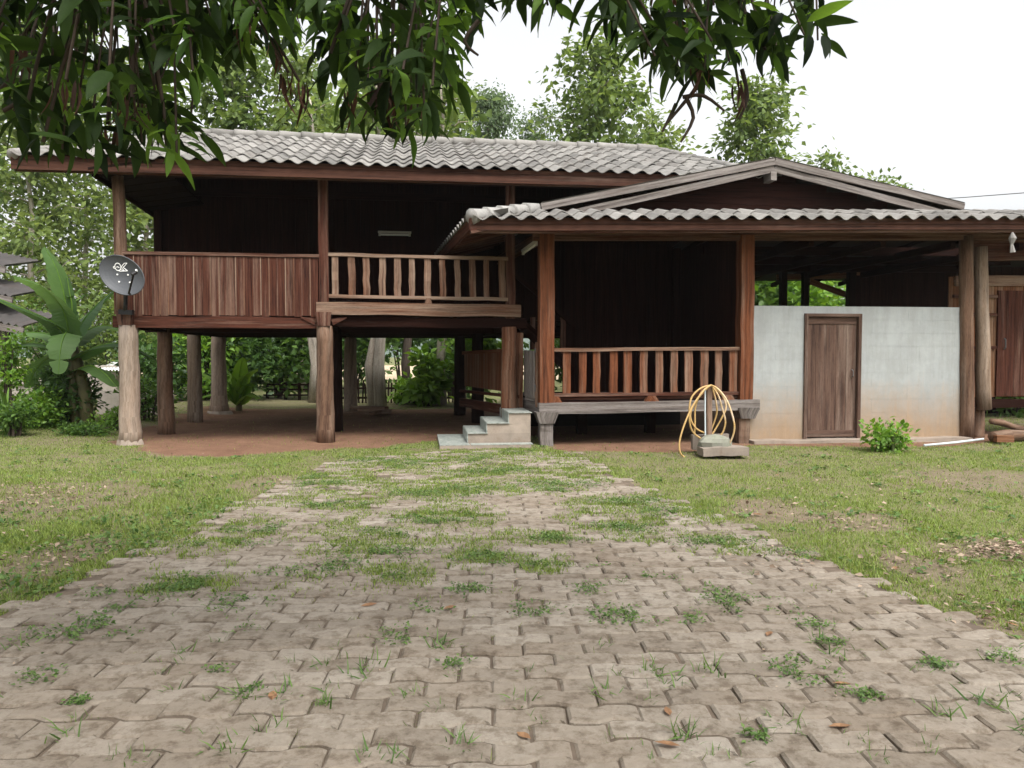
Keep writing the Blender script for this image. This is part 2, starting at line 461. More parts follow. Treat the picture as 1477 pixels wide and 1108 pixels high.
def step_tile():
    m, n, l, p, out = newmat('mottled_step_tile')
    g = n.new('ShaderNodeNewGeometry'); pos = g.outputs['Position']
    v = n.new('ShaderNodeTexVoronoi'); v.inputs['Scale'].default_value = 26; l.new(pos, v.inputs['Vector'])
    f = noise(n, l, pos, 16, 5, .7)
    rp = ramp(n, [(.3, (.11, .135, .122)), (.5, (.25, .275, .25)), (.7, (.39, .40, .365))])
    l.new(math_(n, l, 'ADD', math_(n, l, 'MULTIPLY', f, .75), math_(n, l, 'MULTIPLY', v.outputs['Distance'], .3)), rp.inputs[0])
    l.new(rp.outputs[0], p.inputs['Base Color']); p.inputs['Roughness'].default_value = .45
    return m
M['step_tile'] = step_tile()

# ------------------------------------------------------------------ ground
PATH = [G(*p).to_2d() for p in [(0, 885), (200, 797), (330, 735), (430, 690), (500, 660), (620, 651), (760, 648), (825, 650), (880, 683), (1060, 755), (1290, 850), (1477, 925)]]
PATH = [Vector((-4.6, .5)), Vector((-3.9, 2.6))] + PATH + [Vector((3.9, 2.2)), Vector((4.2, .5))]
PATH = [(p.x, p.y) for p in PATH]
HOUSE_DIRT = [(p.x, p.y) for p in (G(170, 641), G(235, 652), G(330, 656), G(450, 648), G(560, 642), G(620, 634))] + [(0.6, 13), (7.6, 13.2), (7.3, 19.2), (-5.5, 19.4), (-7.6, 19.2), (-6.3, 13)]
ANNEX_DIRT = [(p.x, p.y) for p in (G(800, 648), G(900, 650), G(960, 652), G(1090, 641), G(1240, 643), G(1400, 640))] + [(8.5, 12.6), (8.2, 19), (0, 19)]
def soft(x, y, poly, w=.35, seed=3):
    jx = (fnoise(x, y, 1.6, seed) - .5) * w * 2.4; jy = (fnoise(x, y, 1.6, seed + 20) - .5) * w * 2.4
    return inpoly(x + jx, y + jy, poly)
def red_mask(x, y):
    return np.maximum(soft(x, y, HOUSE_DIRT, .3, 3), soft(x, y, ANNEX_DIRT, .18, 4)).astype(float)
GRASS_SPOTS = [(460, 722, 90, 16), (570, 765, 120, 26), (660, 745, 70, 20), (620, 705, 120, 14), (700, 680, 90, 12), (560, 665, 140, 12),
               (900, 757, 95, 22), (880, 725, 60, 14), (990, 740, 70, 14), (770, 775, 60, 14), (300, 785, 45, 16), (360, 760, 50, 16), (730, 655, 120, 8),
               (480, 690, 60, 12), (800, 700, 40, 10), (690, 800, 45, 18), (570, 828, 50, 14), (270, 842, 62, 16), (1040, 780, 40, 12), (790, 812, 40, 12)]
CLOVER = [(125, 910, 72, 20), (270, 845, 60, 16), (345, 870, 38, 12), (345, 903, 30, 9), (580, 917, 34, 12), (620, 876, 28, 8), (772, 882, 36, 10), (900, 888, 52, 13),
          (995, 892, 20, 9), (1095, 878, 50, 12), (1040, 862, 34, 14), (1155, 970, 46, 18), (1218, 1014, 34, 9), (1250, 1002, 26, 8), (300, 965, 28, 8), (60, 975, 26, 12),
          (670, 850, 22, 8), (480, 820, 34, 10), (690, 848, 20, 7), (1175, 903, 22, 8), (655, 957, 20, 8), (1090, 1062, 22, 8), (360, 1000, 16, 8), (110, 1015, 14, 8), (930, 835, 40, 10),
          (175, 880, 24, 9), (150, 855, 26, 8), (1200, 925, 20, 8), (545, 800, 60, 12), (410, 825, 30, 8), (1140, 800, 30, 10), (850, 850, 30, 8), (1350, 960, 20, 8), (1450, 950, 24, 12)]
TUFTS = [(520, 975), (470, 1012), (385, 1050), (350, 1000), (415, 998), (1360, 1028), (1025, 970), (1170, 1145), (550, 1090), (200, 1098), (670, 1075), (965, 982), (1190, 925), (1205, 945),
         (320, 1085), (935, 965), (525, 960), (465, 960), (870, 1000), (1240, 1065), (1420, 1010), (745, 1010), (990, 1060), (260, 940), (640, 930), (1140, 1045), (1480, 1050), (90, 1060), (30, 930)]
def spots(x, y, lst, edge=.45):
    r = np.zeros(np.shape(x))
    nz = (fnoise(x, y, 5.0, 31) - .5) * 2 * edge
    for (px, py, rx, ry) in lst:
        c = G(px, py); a = G(px + rx, py); b = G(px, py - ry)
        ax = abs(a.x - c.x) * 1.15; by = abs(b.y - c.y) * 1.1
        q = ((x - c.x) / ax) ** 2 + ((y - c.y) / by) ** 2
        r = np.maximum(r, (q + nz * 1.6 < 1).astype(float) * np.clip(1.6 - q, .3, 1))
    return r
BARE = [(60, 715, 130, 26), (400, 695, 60, 12), (1420, 690, 120, 16), (1440, 790, 90, 16), (1240, 750, 60, 14), (1330, 815, 50, 18), (60, 810, 60, 40), (1110, 735, 60, 16), (1400, 900, 60, 18), (300, 650, 80, 7)]
def grass_mask(x, y):
    x, y = np.asarray(x, float), np.asarray(y, float)
    path = soft(x, y, PATH, .10, 8)
    red = red_mask(x, y)
    lawn = (.40 + .9 * np.clip(fnoise(x, y, .9, 12) - .25, 0, 1)) * np.clip(.6 + (fnoise(x, y, 3.5, 13) - .3) * 2.2, .45, 1)
    bare = spots(x, y, BARE, .6)
    lawn = lawn * (1 - .78 * bare)
    far = np.clip((y - 5.2) / 4.5, 0, 1)
    patch = np.clip((.55 * fnoise(x, y, 1.15, 17) + .45 * fnoise(x, y, 4.0, 18) - (.60 - .13 * far)) * 12, 0, 1) * np.clip((y - 4.2) / 1.5, 0, 1)
    onpath = np.maximum(patch * .85, spots(x, y, GRASS_SPOTS, 1.0) * .85 * np.clip((fnoise(x, y, 4.5, 19) - .30) * 6, 0, 1))
    g = np.where(path, onpath, lawn)
    return np.clip(g * (1 - .97 * red), 0, 1)

gx = np.concatenate([[-900, -300, -120, -60, -30], np.arange(-16, 16.01, .14), [30, 60, 120, 300, 900]])
gy = np.concatenate([[-300, -60, -10], np.arange(1.0, 24.01, .14), [30, 45, 70, 120, 300, 900, 2400]])
XX, YY = np.meshgrid(gx, gy)
ZZ = -0.022 + (fnoise(XX, YY, .7, 41) - .5) * .05 + (fnoise(XX, YY, 3.0, 42) - .5) * .02
bank = np.clip((-6.3 - XX) / 2.0, 0, 1) * np.clip((YY - 11.0) / 3, 0, 1)
ZZ = ZZ + bank * .12
onp = inpoly(XX, YY, PATH)
ZZ = np.where(onp, np.minimum(ZZ, -.022), ZZ)
ZZ = np.where((YY > 23.5) | (np.abs(XX) > 15.5), -.02, ZZ)
nxg, nyg = len(gx), len(gy)
idx = np.arange(nxg * nyg).reshape(nyg, nxg)
FF = np.stack([idx[:-1, :-1], idx[:-1, 1:], idx[1:, 1:], idx[1:, :-1]], -1).reshape(-1, 4)
ground = fast('ground', np.stack([XX, YY, ZZ], -1).reshape(-1, 3), FF, M['soil'], smooth=True)
tag(ground, 'lawn and bare reddish soil around the house', kind='structure')
ga = grass_mask(XX, YY)
far_ = (YY > 23.5) | (np.abs(XX) > 15.5)
ga = np.where(far_, .9, ga)
ra = np.where(far_, 0, red_mask(XX, YY))
for nm, a in (('grass', ga), ('red', ra)):
    at_ = ground.data.attributes.new(nm, 'FLOAT', 'POINT')
    at_.data.foreach_set('value', a.ravel().astype(np.float32))
def gz(x, y):
    b = np.clip((-6.3 - x) / 2.0, 0, 1) * np.clip((y - 11.0) / 3, 0, 1)
    return -0.022 + (fnoise(x, y, .7, 41) - .5) * .05 + b * .12

# far field and hill, seen under the floor and between the trunks
fm = MB(); fm.poly([(-60, 40, .02), (60, 40, .02), (60, 88, .02), (-60, 88, .02)])
M['field'] = plain('dry_field', (.42, .335, .225), .95, .25, .6)
tag(fm.build('field', M['field']), 'pale dry field beyond the fence', kind='structure')
hx = np.linspace(-420, 420, 60); hy = np.linspace(260, 520, 14)
HX, HY = np.meshgrid(hx, hy)
HZ = np.clip(np.sin((HY - 260) / 260 * math.pi * .5), 0, 1) * (10 + 15 * fnoise(HX, HY * .2, .008, 51)) - 1
ii = np.arange(60 * 14).reshape(14, 60)
hf = np.stack([ii[:-1, :-1], ii[:-1, 1:], ii[1:, 1:], ii[1:, :-1]], -1).reshape(-1, 4)
M['hill'] = plain('wooded_hill', (.07, .10, .075), .95, .4, .12)
tag(fast('hill', np.stack([HX, HY, HZ], -1).reshape(-1, 3), hf, M['hill'], smooth=True), 'low wooded hill far behind the field', kind='structure')

# ------------------------------------------------------------------ paved path
path_me = MB()
pv = [(x, y, -.0135) for x, y in PATH]
path_me.poly(pv)
M['sand'] = plain('joint_sand', (.125, .095, .070), .98, .4, 9)
paving = tag(path_me.build('path', M['sand']), 'path of interlocking concrete pavers with weeds in the joints', kind='structure')
PL, PW, GAP, AMP = .278, .128, .0075, .0145
def wave(u):
    t = (u / PL) % 1.0
    return AMP * max(-1, min(1, 3.2 * math.sin(2 * math.pi * t)))
def paver_geo(phase):
    us = [0, .06, .16, .40, .60, .84, .94, 1]
    top, bot = [], []
    for k in us:
        u = GAP / 2 + k * (PL - GAP)
        e = wave(u + phase)
        bot.append((u - PL / 2, -PW / 2 + GAP / 2 + e)); top.append((u - PL / 2, PW / 2 - GAP / 2 + e))
    ring = bot + top[::-1]
    n = len(ring); c = (0, sum(y for _, y in ring) / n)
    vv, ff = [], []
    for (x, y) in ring: vv.append((x, y, -.03))
    for (x, y) in ring: vv.append((x, y, -.009))
    for (x, y) in ring: vv.append((x * .925, c[1] + (y - c[1]) * .84, 0))
    for r in range(2):
        for k in range(n):
            k2 = (k + 1) % n
            ff.append([r * n + k, r * n + k2, (r + 1) * n + k2, (r + 1) * n + k])
    h = len(us)
    for k in range(h - 1):
        ff.append([2 * n + k, 2 * n + k + 1, 2 * n + n - 2 - k, 2 * n + n - 1 - k])
    return vv, ff
pgeo = [paver_geo(0), paver_geo(PL / 2)]
pmesh = []
for vv, ff in pgeo:
    me = _mesh('paver', vv, ff); me.materials.append(M['paver']); pmesh.append(me)
slots = []
pa = R(1.5); pu = Vector((math.cos(pa), math.sin(pa), 0)); pw = Vector((-math.sin(pa), math.cos(pa), 0))
for r in range(-10, 88):
    for k in range(-24, 25):
        ph = (r % 2)
        bend = .06 * math.sin(k * .16 + r * .05)
        c = pu * ((k + (.5 if ph else 0)) * PL) + pw * (r * PW + 1.7 + bend)
        slots.append((c, ph))
cx = np.array([c.x for c, _ in slots]); cy = np.array([c.y for c, _ in slots])
ins = soft(cx, cy, PATH, .09, 77)
inview = (cy > 2.2) & (np.abs(cx) < cy * .70 + .3)
ok = [i for i in range(len(slots)) if ins[i] and inview[i] and not (cy[i] > 5.5 and random.random() < (cy[i] - 5.5) * .055)]
ok.sort(key=lambda i: cy[i])
rest = []
for j, i in enumerate(ok):
    c, ph = slots[i]
    jm = Matrix.Translation(c + Vector((random.uniform(-.006, .006), random.uniform(-.006, .006), random.uniform(-.005, .005)))) \
        @ Matrix.Rotation(pa + random.gauss(0, .012), 4, 'Z') @ Matrix.Rotation(random.gauss(0, .014), 4, 'X') @ Matrix.Rotation(random.gauss(0, .012), 4, 'Y')
    if j < 300:
        link('paver', pmesh[ph], None, paving, jm)
    else:
        rest.append((jm, ph))
rv, rf = [], []
for jm, ph in rest:
    n0 = len(rv); vv, ff = pgeo[ph]
    rv += [jm @ Vector(v) for v in vv]; rf += [[a + n0 for a in f] for f in ff]
o = link('pavers_beyond', _mesh('pavers_beyond', rv, rf), M['paver'], paving); o['kind'] = 'stuff'

# ------------------------------------------------------------------ roof tile maker
def tile_mesh(w, ln, amp, name, mat, n=8, lift=.03, thick=.014):
    vv, ff = [], []
    for i in range(n + 1):
        x = w * i / n; z = amp * math.cos(2 * math.pi * i / n)
        vv += [(x, -thick * .4, z + lift - thick), (x, 0, z + lift), (x, ln, z)]
    for i in range(n):
        a, b = i * 3, (i + 1) * 3
        ff += [[a, b, b + 1, a + 1], [a + 1, b + 1, b + 2, a + 2]]
    me = _mesh(name, vv, ff, smooth=False)
    me.materials.append(mat)
    return me
def basis(o, x, y):
    x = x.normalized(); y = (y - x * y.dot(x)).normalized(); z = x.cross(y)
    return Matrix(((x.x, y.x, z.x, o.x), (x.y, y.y, z.y, o.y), (x.z, y.z, z.z, o.z), (0, 0, 0, 1)))
def plank(mb, p, q, w, t, nrm, **k):          # plank between two points, width in the wall plane, thickness along nrm
    return mb.beam(p, q, w, t, up=nrm, **k)

# ------------------------------------------------------------------ the stilt house
house = thing('stilt_house', HA, 'two-storey wooden house raised on log posts under a grey wavy tile roof', 'house')
def log_post(name, base, top, r0, r1, mat, parent, n=12, wob=.014, flare=1.0):
    b, t = Vector(base), Vector(top); pts, rr = [], []
    for i in range(9):
        k = i / 8
        pts.append(b.lerp(t, k) + Vector((random.uniform(-wob, wob), random.uniform(-wob, wob), 0)) * (0 if i in (8,) else .6))
        rr.append((r0 + (r1 - r0) * k) * (flare if i == 0 else (1 + (flare - 1) * .35 if i == 1 else 1)))
    return MB().tube(pts, rr, n, True, .03).build(name, mat, parent, True)
FLOOR = 1.93
# ground posts
posts = [(0, 0, .145, 'log', 1.12), (2.86, 0, .135, 'log_dark', 1.05), (5.72, 0, .13, 'wood_orange', 1),
         (-.0, 1.75, .13, 'log_dark', 1.05), (-.12, 4.05, .14, 'log', 1.05), (-.12, 6.1, .17, 'log', 1.35),
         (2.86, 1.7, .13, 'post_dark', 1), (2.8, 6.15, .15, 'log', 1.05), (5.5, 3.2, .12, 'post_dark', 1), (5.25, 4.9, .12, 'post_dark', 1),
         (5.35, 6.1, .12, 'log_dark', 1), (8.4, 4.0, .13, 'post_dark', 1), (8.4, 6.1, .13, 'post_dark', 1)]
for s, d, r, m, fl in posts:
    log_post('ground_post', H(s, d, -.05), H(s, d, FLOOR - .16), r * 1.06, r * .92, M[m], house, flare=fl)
ft = MB(); ft.tube([H(0, 0, -.05), H(0, 0, .07)], [.21, .17], 10, True, .1); ft.build('footing', M['concrete'], house)
ft = MB(); ft.tube([H(-.12, 6.1, -.05), H(-.12, 6.1, .05)], [.30, .27], 10, True, .1); ft.build('footing', M['concrete'], house)
# floor beams and joists
mb = MB(); mb.beam(H(-.2, .02, FLOOR - .11), H(2.9, .02, FLOOR - .11), .14, .17, seg=6, jit=.008); mb.build('floor_beam', M['wood_red'], house)
mb = MB(); mb.beam(H(2.75, -.02, 2.04), H(5.9, -.02, 2.02), .16, .19, seg=6, jit=.012); mb.build('floor_beam', M['wood_rail'], house)
mb = MB(); mb.beam(H(2.8, .05, 1.85), H(6.0, .05, 1.83), .16, .16, seg=6, jit=.01); mb.build('floor_beam', M['wood_dark'], house)
for d in (1.75, 4.05, 6.1):
    mb = MB(); mb.beam(H(-.3, d, FLOOR - .12), H(9.5 if d > 2 else 5.95, d, FLOOR - .12), .13, .2, seg=4, jit=.006); mb.build('floor_beam', M['wood_dark'], house)
for s in (0, 2.86, 5.72):
    mb = MB(); mb.beam(H(s, .12, FLOOR - .13), H(s, 6.4, FLOOR - .13), .13, .17); mb.build('floor_beam', M['wood_dark'], house)
for i in range(14):
    s = .25 + i * .66
    mb = MB(); mb.beam(H(s, .1 if s < 5.8 else 2.1, FLOOR - .02), H(s, 6.3, FLOOR - .02), .06, .12); mb.build('joist', M['wood_dark'], house)
for i in range(26):
    d = .13 + i * .25
    mb = MB(); plank(mb, H(-.14, d, FLOOR + .055), H(9.6 if d > 2 else 5.95, d, FLOOR + .055), .246, .03, ZUP); mb.build('floor_plank', M['wood_dark'], house)
# post heads
for s, z in ((0, 1.86), (2.86, 1.86)):
    mb = MB(); mb.beam(H(s, -.03, z - .09), H(s, -.03, z + .12), .19, .2, up=V, seg=2, jit=.004, w2=.24, h2=.22)
    mb.build('post_head', M['wood_red'], house)
mb = MB()
for sg in (-1, 1):
    mb.beam(H(2.86 + sg * .12, 0, 1.83), H(2.86 + sg * .34, 0, 1.90), .14, .10, seg=1, h2=.02)
mb.build('bracket', M['wood_red'], house)
# upper posts
log_post('upper_post', H(-.06, 0, 1.9), H(-.10, -.02, 3.98), .095, .085, M['log_dark'], house, 10, .015)
mb = MB(); mb.beam(H(2.86, 0, 1.9), H(2.86, 0, 4.0), .14, .14, up=V, seg=5, jit=.006); mb.build('upper_post', M['wood_red'], house)
mb = MB(); mb.beam(H(5.74, 0.02, 1.9), H(5.74, .02, 4.0), .14, .14, up=V, seg=5, jit=.006); mb.build('upper_post', M['wood_red'], house)
# boarded balcony front
n_pl = 24; s0, s1 = -.13, 2.78; wpl = (s1 - s0) / n_pl
panel = MB(); panel.beam(H(s0, -.005, 2.80), H(s1, -.005, 2.80), .05, .05).build('balcony_panel', M['wood_red'], house)
panel = WM and bpy.data.objects['balcony_panel']
for i in range(n_pl):
    s = s0 + (i + .5) * wpl
    zb = 1.915 + random.uniform(-.012, .012)
    mb = MB(); plank(mb, H(s, -.045 + random.uniform(-.004, .004), zb), H(s + random.uniform(-.003, .003), -.045, 2.805), wpl * .955, .022, V, seg=2, jit=.0015)
    mb.build('plank', M['wood_red'], panel)
for i in range(n_pl - 1):
    s = s0 + (i + 1) * wpl
    mb = MB(); plank(mb, H(s, -.058, 1.93), H(s, -.058, 2.80), .016, .014, V); mb.build('batten', M['wood_rail'] if i % 3 else M['wood_red'], panel)
mb = MB(); mb.beam(H(s0 - .02, -.02, 2.835), H(s1 + .02, -.02, 2.835), .12, .045, seg=5, jit=.003); mb.build('top_rail', M['wood_red'], panel)
# left end of the balcony
for i in range(6):
    d = .1 + i * .28
    mb = MB(); plank(mb, H(-.17, d, 1.93), H(-.17, d, 2.8), .27, .022, U); mb.build('plank', M['wood_red'], panel)
# open railing
rail = MB(); rail.beam(H(2.93, -.02, 2.865), H(5.70, -.02, 2.84), .09, .05, seg=8, jit=.005)
rail = rail.build('railing', M['wood_rail'], house)
mb = MB(); mb.beam(H(2.93, -.02, 2.23), H(5.70, -.02, 2.20), .09, .05, seg=8, jit=.005); mb.build('bottom_rail', M['wood_rail'], rail)
for i in range(12):
    s = 3.03 + i * .2345 + random.uniform(-.012, .012)
    mb = MB(); plank(mb, H(s + random.uniform(-.01, .01), -.02, 2.22), H(s + random.uniform(-.01, .01), -.02, 2.86), random.uniform(.085, .105), .045, V, seg=5, jit=.008)
    mb.build('baluster', M['wood_rail'], rail)
mb = MB(); mb.beam(H(4.45, -.02, 2.12), H(4.45, -.02, 2.21), .12, .10, up=V, w2=.07); mb.build('spacer_block', M['wood_rail'], rail)
# upper walls: vertical boards, set back behind the gallery
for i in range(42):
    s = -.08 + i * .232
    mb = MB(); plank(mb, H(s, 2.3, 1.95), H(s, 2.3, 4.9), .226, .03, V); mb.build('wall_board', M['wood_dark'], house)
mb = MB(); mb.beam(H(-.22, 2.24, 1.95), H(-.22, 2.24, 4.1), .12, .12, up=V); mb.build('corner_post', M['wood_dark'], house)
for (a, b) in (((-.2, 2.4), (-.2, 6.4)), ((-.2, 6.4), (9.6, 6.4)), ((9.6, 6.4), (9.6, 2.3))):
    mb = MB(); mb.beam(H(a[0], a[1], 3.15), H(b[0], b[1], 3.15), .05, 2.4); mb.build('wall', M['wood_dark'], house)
# main roof
EZ, RZ = 4.12, 5.58
SL, SR, DE, DR = -1.325, 9.9, -.55, 3.6
E0, E1 = H(SL, DE, EZ), H(SR, DE, EZ)
roofm = MB()
RL, RR = H(0, DR, RZ), H(9.3, DR, RZ)
B0, B1_ = H(-.35, 6.9, EZ), H(SR, 6.9, EZ)
q0, q1 = at(134, 247, 11.3), at(222, 308, 14.1)
Q0 = Vector((q0.x, q0.y, q0.z + .10))
dn = Vector((0, 0, .075))
for q in ([E0, E1, RR, RL], [B1_, B0, RL, RR], [B0, Q0, RL], [E1, B1_, RR]):
    roofm.poly([p - dn for p in q])
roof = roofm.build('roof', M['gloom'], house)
slope = (H(0, DR, RZ) - H(0, DE, EZ)); SLEN = slope.length; up_s = slope.normalized()
TW = .25; EXPO = SLEN / 8
tmesh = [tile_mesh(TW * 1.0, EXPO + .07, .029, 'tile', M['tile']) for _ in range(1)]
cnt = 0; extra = []
for r in range(8):
    t = (r + .5) / 8
    sl, sr = SL + (0 - SL) * t, SR + (9.3 - SR) * t
    for k in range(46):
        s = SL + .02 + k * TW
        if s + TW * .4 < sl or s + TW * .6 > sr: continue
        org = H(s, DE, EZ) + up_s * (r * EXPO - .06) + Vector((0, 0, random.uniform(-.006, .006)))
        m4 = basis(org, U + Vector((0, 0, random.gauss(0, .006))), up_s + U * random.gauss(0, .008))
        if cnt < 298: link('tile', tmesh[0], None, roof, m4); cnt += 1
        else: extra.append(m4)
vv, ff = [], []
for m4 in extra:
    n0 = len(vv)
    vv += [m4 @ v.co for v in tmesh[0].vertices]; ff += [[i + n0 for i in p.vertices] for p in tmesh[0].polygons]
if vv:
    o = link('upper_tiles', _mesh('upper_tiles', vv, ff), M['tile'], roof); o['kind'] = 'stuff'
def caps(p, q, r, step, mat, parent, name='ridge_cap'):
    p, q = Vector(p), Vector(q); L = (q - p).length; n = max(1, round(L / step)); a = (q - p) / n
    for i in range(n):
        b0 = p + a * i - a * .06; b1 = p + a * (i + 1)
        mb = MB(); mb.tube([b0, b0 + a * .12, b1], [r * 1.18, r * 1.15, r * .88], 10, True); mb.build(name, mat, parent, True)
caps(H(.0, DR, RZ + .02), H(9.3, DR, RZ + .02), .085, .42, M['tile'], roof)
caps(H(SL + .03, DE + .02, EZ), RL, .07, .42, M['tile'], roof)
caps(H(SR, DE, EZ), RR, .07, .42, M['tile'], roof)
mb = MB(); mb.beam(H(SL, DE + .03, EZ - .105), H(SR, DE + .03, EZ - .105), .035, .20, seg=10, jit=.004); mb.build('fascia', M['wood_fascia'], roof)
mb = MB(); mb.beam(H(SL + .02, DE + .09, EZ - .17), H(SR, DE + .09, EZ - .17), .05, .10); mb.build('eave_beam', M['wood_red'], roof)
for i in range(17):
    s = SL + .25 + i * .66
    mb = MB(); mb.beam(H(s, DE + .05, EZ - .12), H(s, DR, RZ - .12), .05, .10); mb.build('rafter', M['wood_dark'], roof)
for d in (0, 2.3):
    mb = MB(); mb.beam(H(-.25, d, 4.05 + .356 * d * .2), H(9.6, d, 4.05 + .356 * d * .2), .12, .14); mb.build('wall_plate', M['wood_dark'], roof)
# side eave of the gallery, boarded underneath
mb = MB(); mb.beam(q0, q1 + (q1 - q0) * .6, .04, .14); mb.build('side_eave_beam', M['wood_dark'], roof)
for i in range(12):
    a = q0.lerp(q1, i / 8)
    mb = MB(); mb.beam(a, a + U * .9 + ZUP * .14, .36, .03, up=ZUP); mb.build('soffit_board', M['post_dark'], roof)

# satellite dish on the corner post
dish = thing('satellite_dish', at(185, 440, 11.45), 'dark grey oval satellite dish with white logo, clamped to the balcony corner post', 'satellite dish')
DY = 11.28; DC = at(175.5, 397, DY); mpx = DY / F_PX
ang = R(-33); A_, B_ = 34.5 * mpx, 25.5 * mpx
def dpt(r, th, off=0.0):
    x, z = r * A_ * math.cos(th), r * B_ * math.sin(th)
    return DC + Vector((x * math.cos(ang) - z * math.sin(ang), .075 * (1 - r * r) - off, x * math.sin(ang) + z * math.cos(ang)))
mb = MB(); NR, NT = 6, 40
for j in range(NT):
    t0, t1 = 2 * math.pi * j / NT, 2 * math.pi * (j + 1) / NT
    for i in range(NR):
        r0, r1 = i / NR, (i + 1) / NR
        if i == 0: mb.poly([dpt(0, 0), dpt(r1, t0), dpt(r1, t1)])
        else: mb.poly([dpt(r0, t0), dpt(r1, t0), dpt(r1, t1), dpt(r0, t1)])
refl = mb.build('reflector', M['steel'], dish, True)
mb = MB(); mb.tube([dpt(1.0, 2 * math.pi * j / NT) + Vector((0, .004, 0)) for j in range(NT + 1)], .009, 6, False); mb.build('rim', M['steel'], dish, True)
def dz(zx, zy, off=.004):       # a point on the dish surface
    px, py = 130 + zx / 13.85, 360 + zy / 13.85
    x, z = (px - 175.5) * mpx, -(py - 397) * mpx
    a, b = x * math.cos(ang) + z * math.sin(ang), -x * math.sin(ang) + z * math.cos(ang)
    r2 = (a / A_) ** 2 + (b / B_) ** 2
    return DC + Vector((x, .075 * (1 - r2) - off, z))
lg = MB()
def stroke(pts, w):
    for a, b in zip(pts[:-1], pts[1:]):
        lg.beam(dz(*a), dz(*b), .003, w * mpx / 13.85, up=ZUP if abs(a[0] - b[0]) > abs(a[1] - b[1]) else Vector((1, 0, 0)))
stroke([(520 + 58 * math.cos(t * math.pi / 10), 340 + 72 * math.sin(t * math.pi / 10)) for t in range(21)], 15)
stroke([(460, 325), (430, 345), (440, 365), (470, 375)], 14)
stroke([(490, 350), (510, 335), (545, 355)], 14)
stroke([(500, 405), (560, 425), (705, 418), (620, 345), (650, 330), (720, 268), (660, 270), (588, 335)], 14)
stroke([(588, 335), (580, 345), (560, 390), (640, 420), (590, 350)], 12)
lg.build('logo', M['white'], refl)
for b in ((500, 490), (712, 498), (540, 637), (752, 648)):
    mb = MB(); p = dz(*b, off=.0); mb.tube([p, p + Vector((0, -.012, 0))], .012, 8); mb.build('bolt', M['white'], dish)
mb = MB(); f0 = at(130 + 770 / 13.85, 360 + 882 / 13.85, DY - .05); f1 = at(130 + 872 / 13.85, 360 + 480 / 13.85, DY - .38)
mb.tube([f0 + Vector((0, .05, 0)), f0, f1], .014, 8); mb.build('feed_arm', M['black'], dish)
mb = MB(); mb.tube([f1 + Vector((-.03, 0, -.015)), f1 + Vector((.02, .04, .03))], [.03, .026], 10); mb.build('feed_horn', M['black'], dish)
mb = MB(); e = f1 + Vector((.02, .035, .035)); mb.tube([e, e + Vector((.006, -.02, .018))], [.018, .014], 8); mb.build('horn_cap', M['white'], dish)
mb = MB(); mb.tube([DC + Vector((-.0, .12, -.02)), at(181, 440, 11.45), at(180, 452, 11.52)], .03, 8); mb.beam(at(172, 450, 11.5), at(192, 451, 11.5), .06, .07); mb.build('mount', M['black'], dish)

# ------------------------------------------------------------------ the annex: porch, store room, skirt roof and gable
annex = thing('porch_annex', KA, 'low wooden porch annex with grey gabled roof joined to the stilt house', 'house')
PF = .60
def sq_post(name, s, d, z0, z1, w, mat, parent=annex, lean=0, seg=6, jit=.006):
    mb = MB(); mb.beam(K(s, d, z0), K(s + lean, d, z1), w, w, up=V, seg=seg, jit=jit); return mb.build(name, mat, parent)
def ez(s): return 3.02 + .0219 * (s + 1.17)
sq_post('post', 0, 0, PF - .1, 3.1, .215, M['wood_orange'])
sq_post('post', 3.08, 0, PF - .1, 3.14, .205, M['wood_orange'])
log_post('post', K(6.82, -.02, -.05), K(6.74, 0, 3.2), .11, .10, M['log_dark'], annex)
sq_post('stump', 0.0, 0, -.05, .32, .19, M['wood_grey'])
sq_post('stump', 3.06, 0, -.05, .36, .17, M['log_dark'])
for s, z in ((.0, .32), (3.1, .36)):
    mb = MB(); mb.beam(K(s, -.02, z), K(s, -.02, z + .17), .22, .22, up=V, w2=.34, h2=.30, seg=1); mb.build('post_head', M['wood_grey'], annex)
mb = MB(); mb.beam(K(-.12, -.06, PF - .06), K(3.28, -.06, PF - .03), .16, .16, seg=8, jit=.008); mb.build('sill_beam', M['wood_grey'], annex)
mb = MB(); mb.beam(K(-.02, -.1, PF - .08), K(-.25, 3.0, PF - .08), .14, .18, seg=4, jit=.006); mb.build('sill_beam', M['wood_grey'], annex)
for i in range(14):
    d = .05 + i * .2
    mb = MB(); plank(mb, K(-.1, d, PF + .03), K(3.05, d, PF + .03), .19, .03, ZUP); mb.build('floor_plank', M['wood_dark'], annex)
for s in (.9, 2.1):
    sq_post('stump', s, 1.6, -.05, .5, .16, M['post_dark'])
mb = MB(); mb.beam(K(-.2, 2.9, .3), K(3.1, 2.9, .3), .05, .6); mb.build('underfloor_skirt', M['gloom'], annex)  # dark sheet standing in for the deep shade below the porch floor
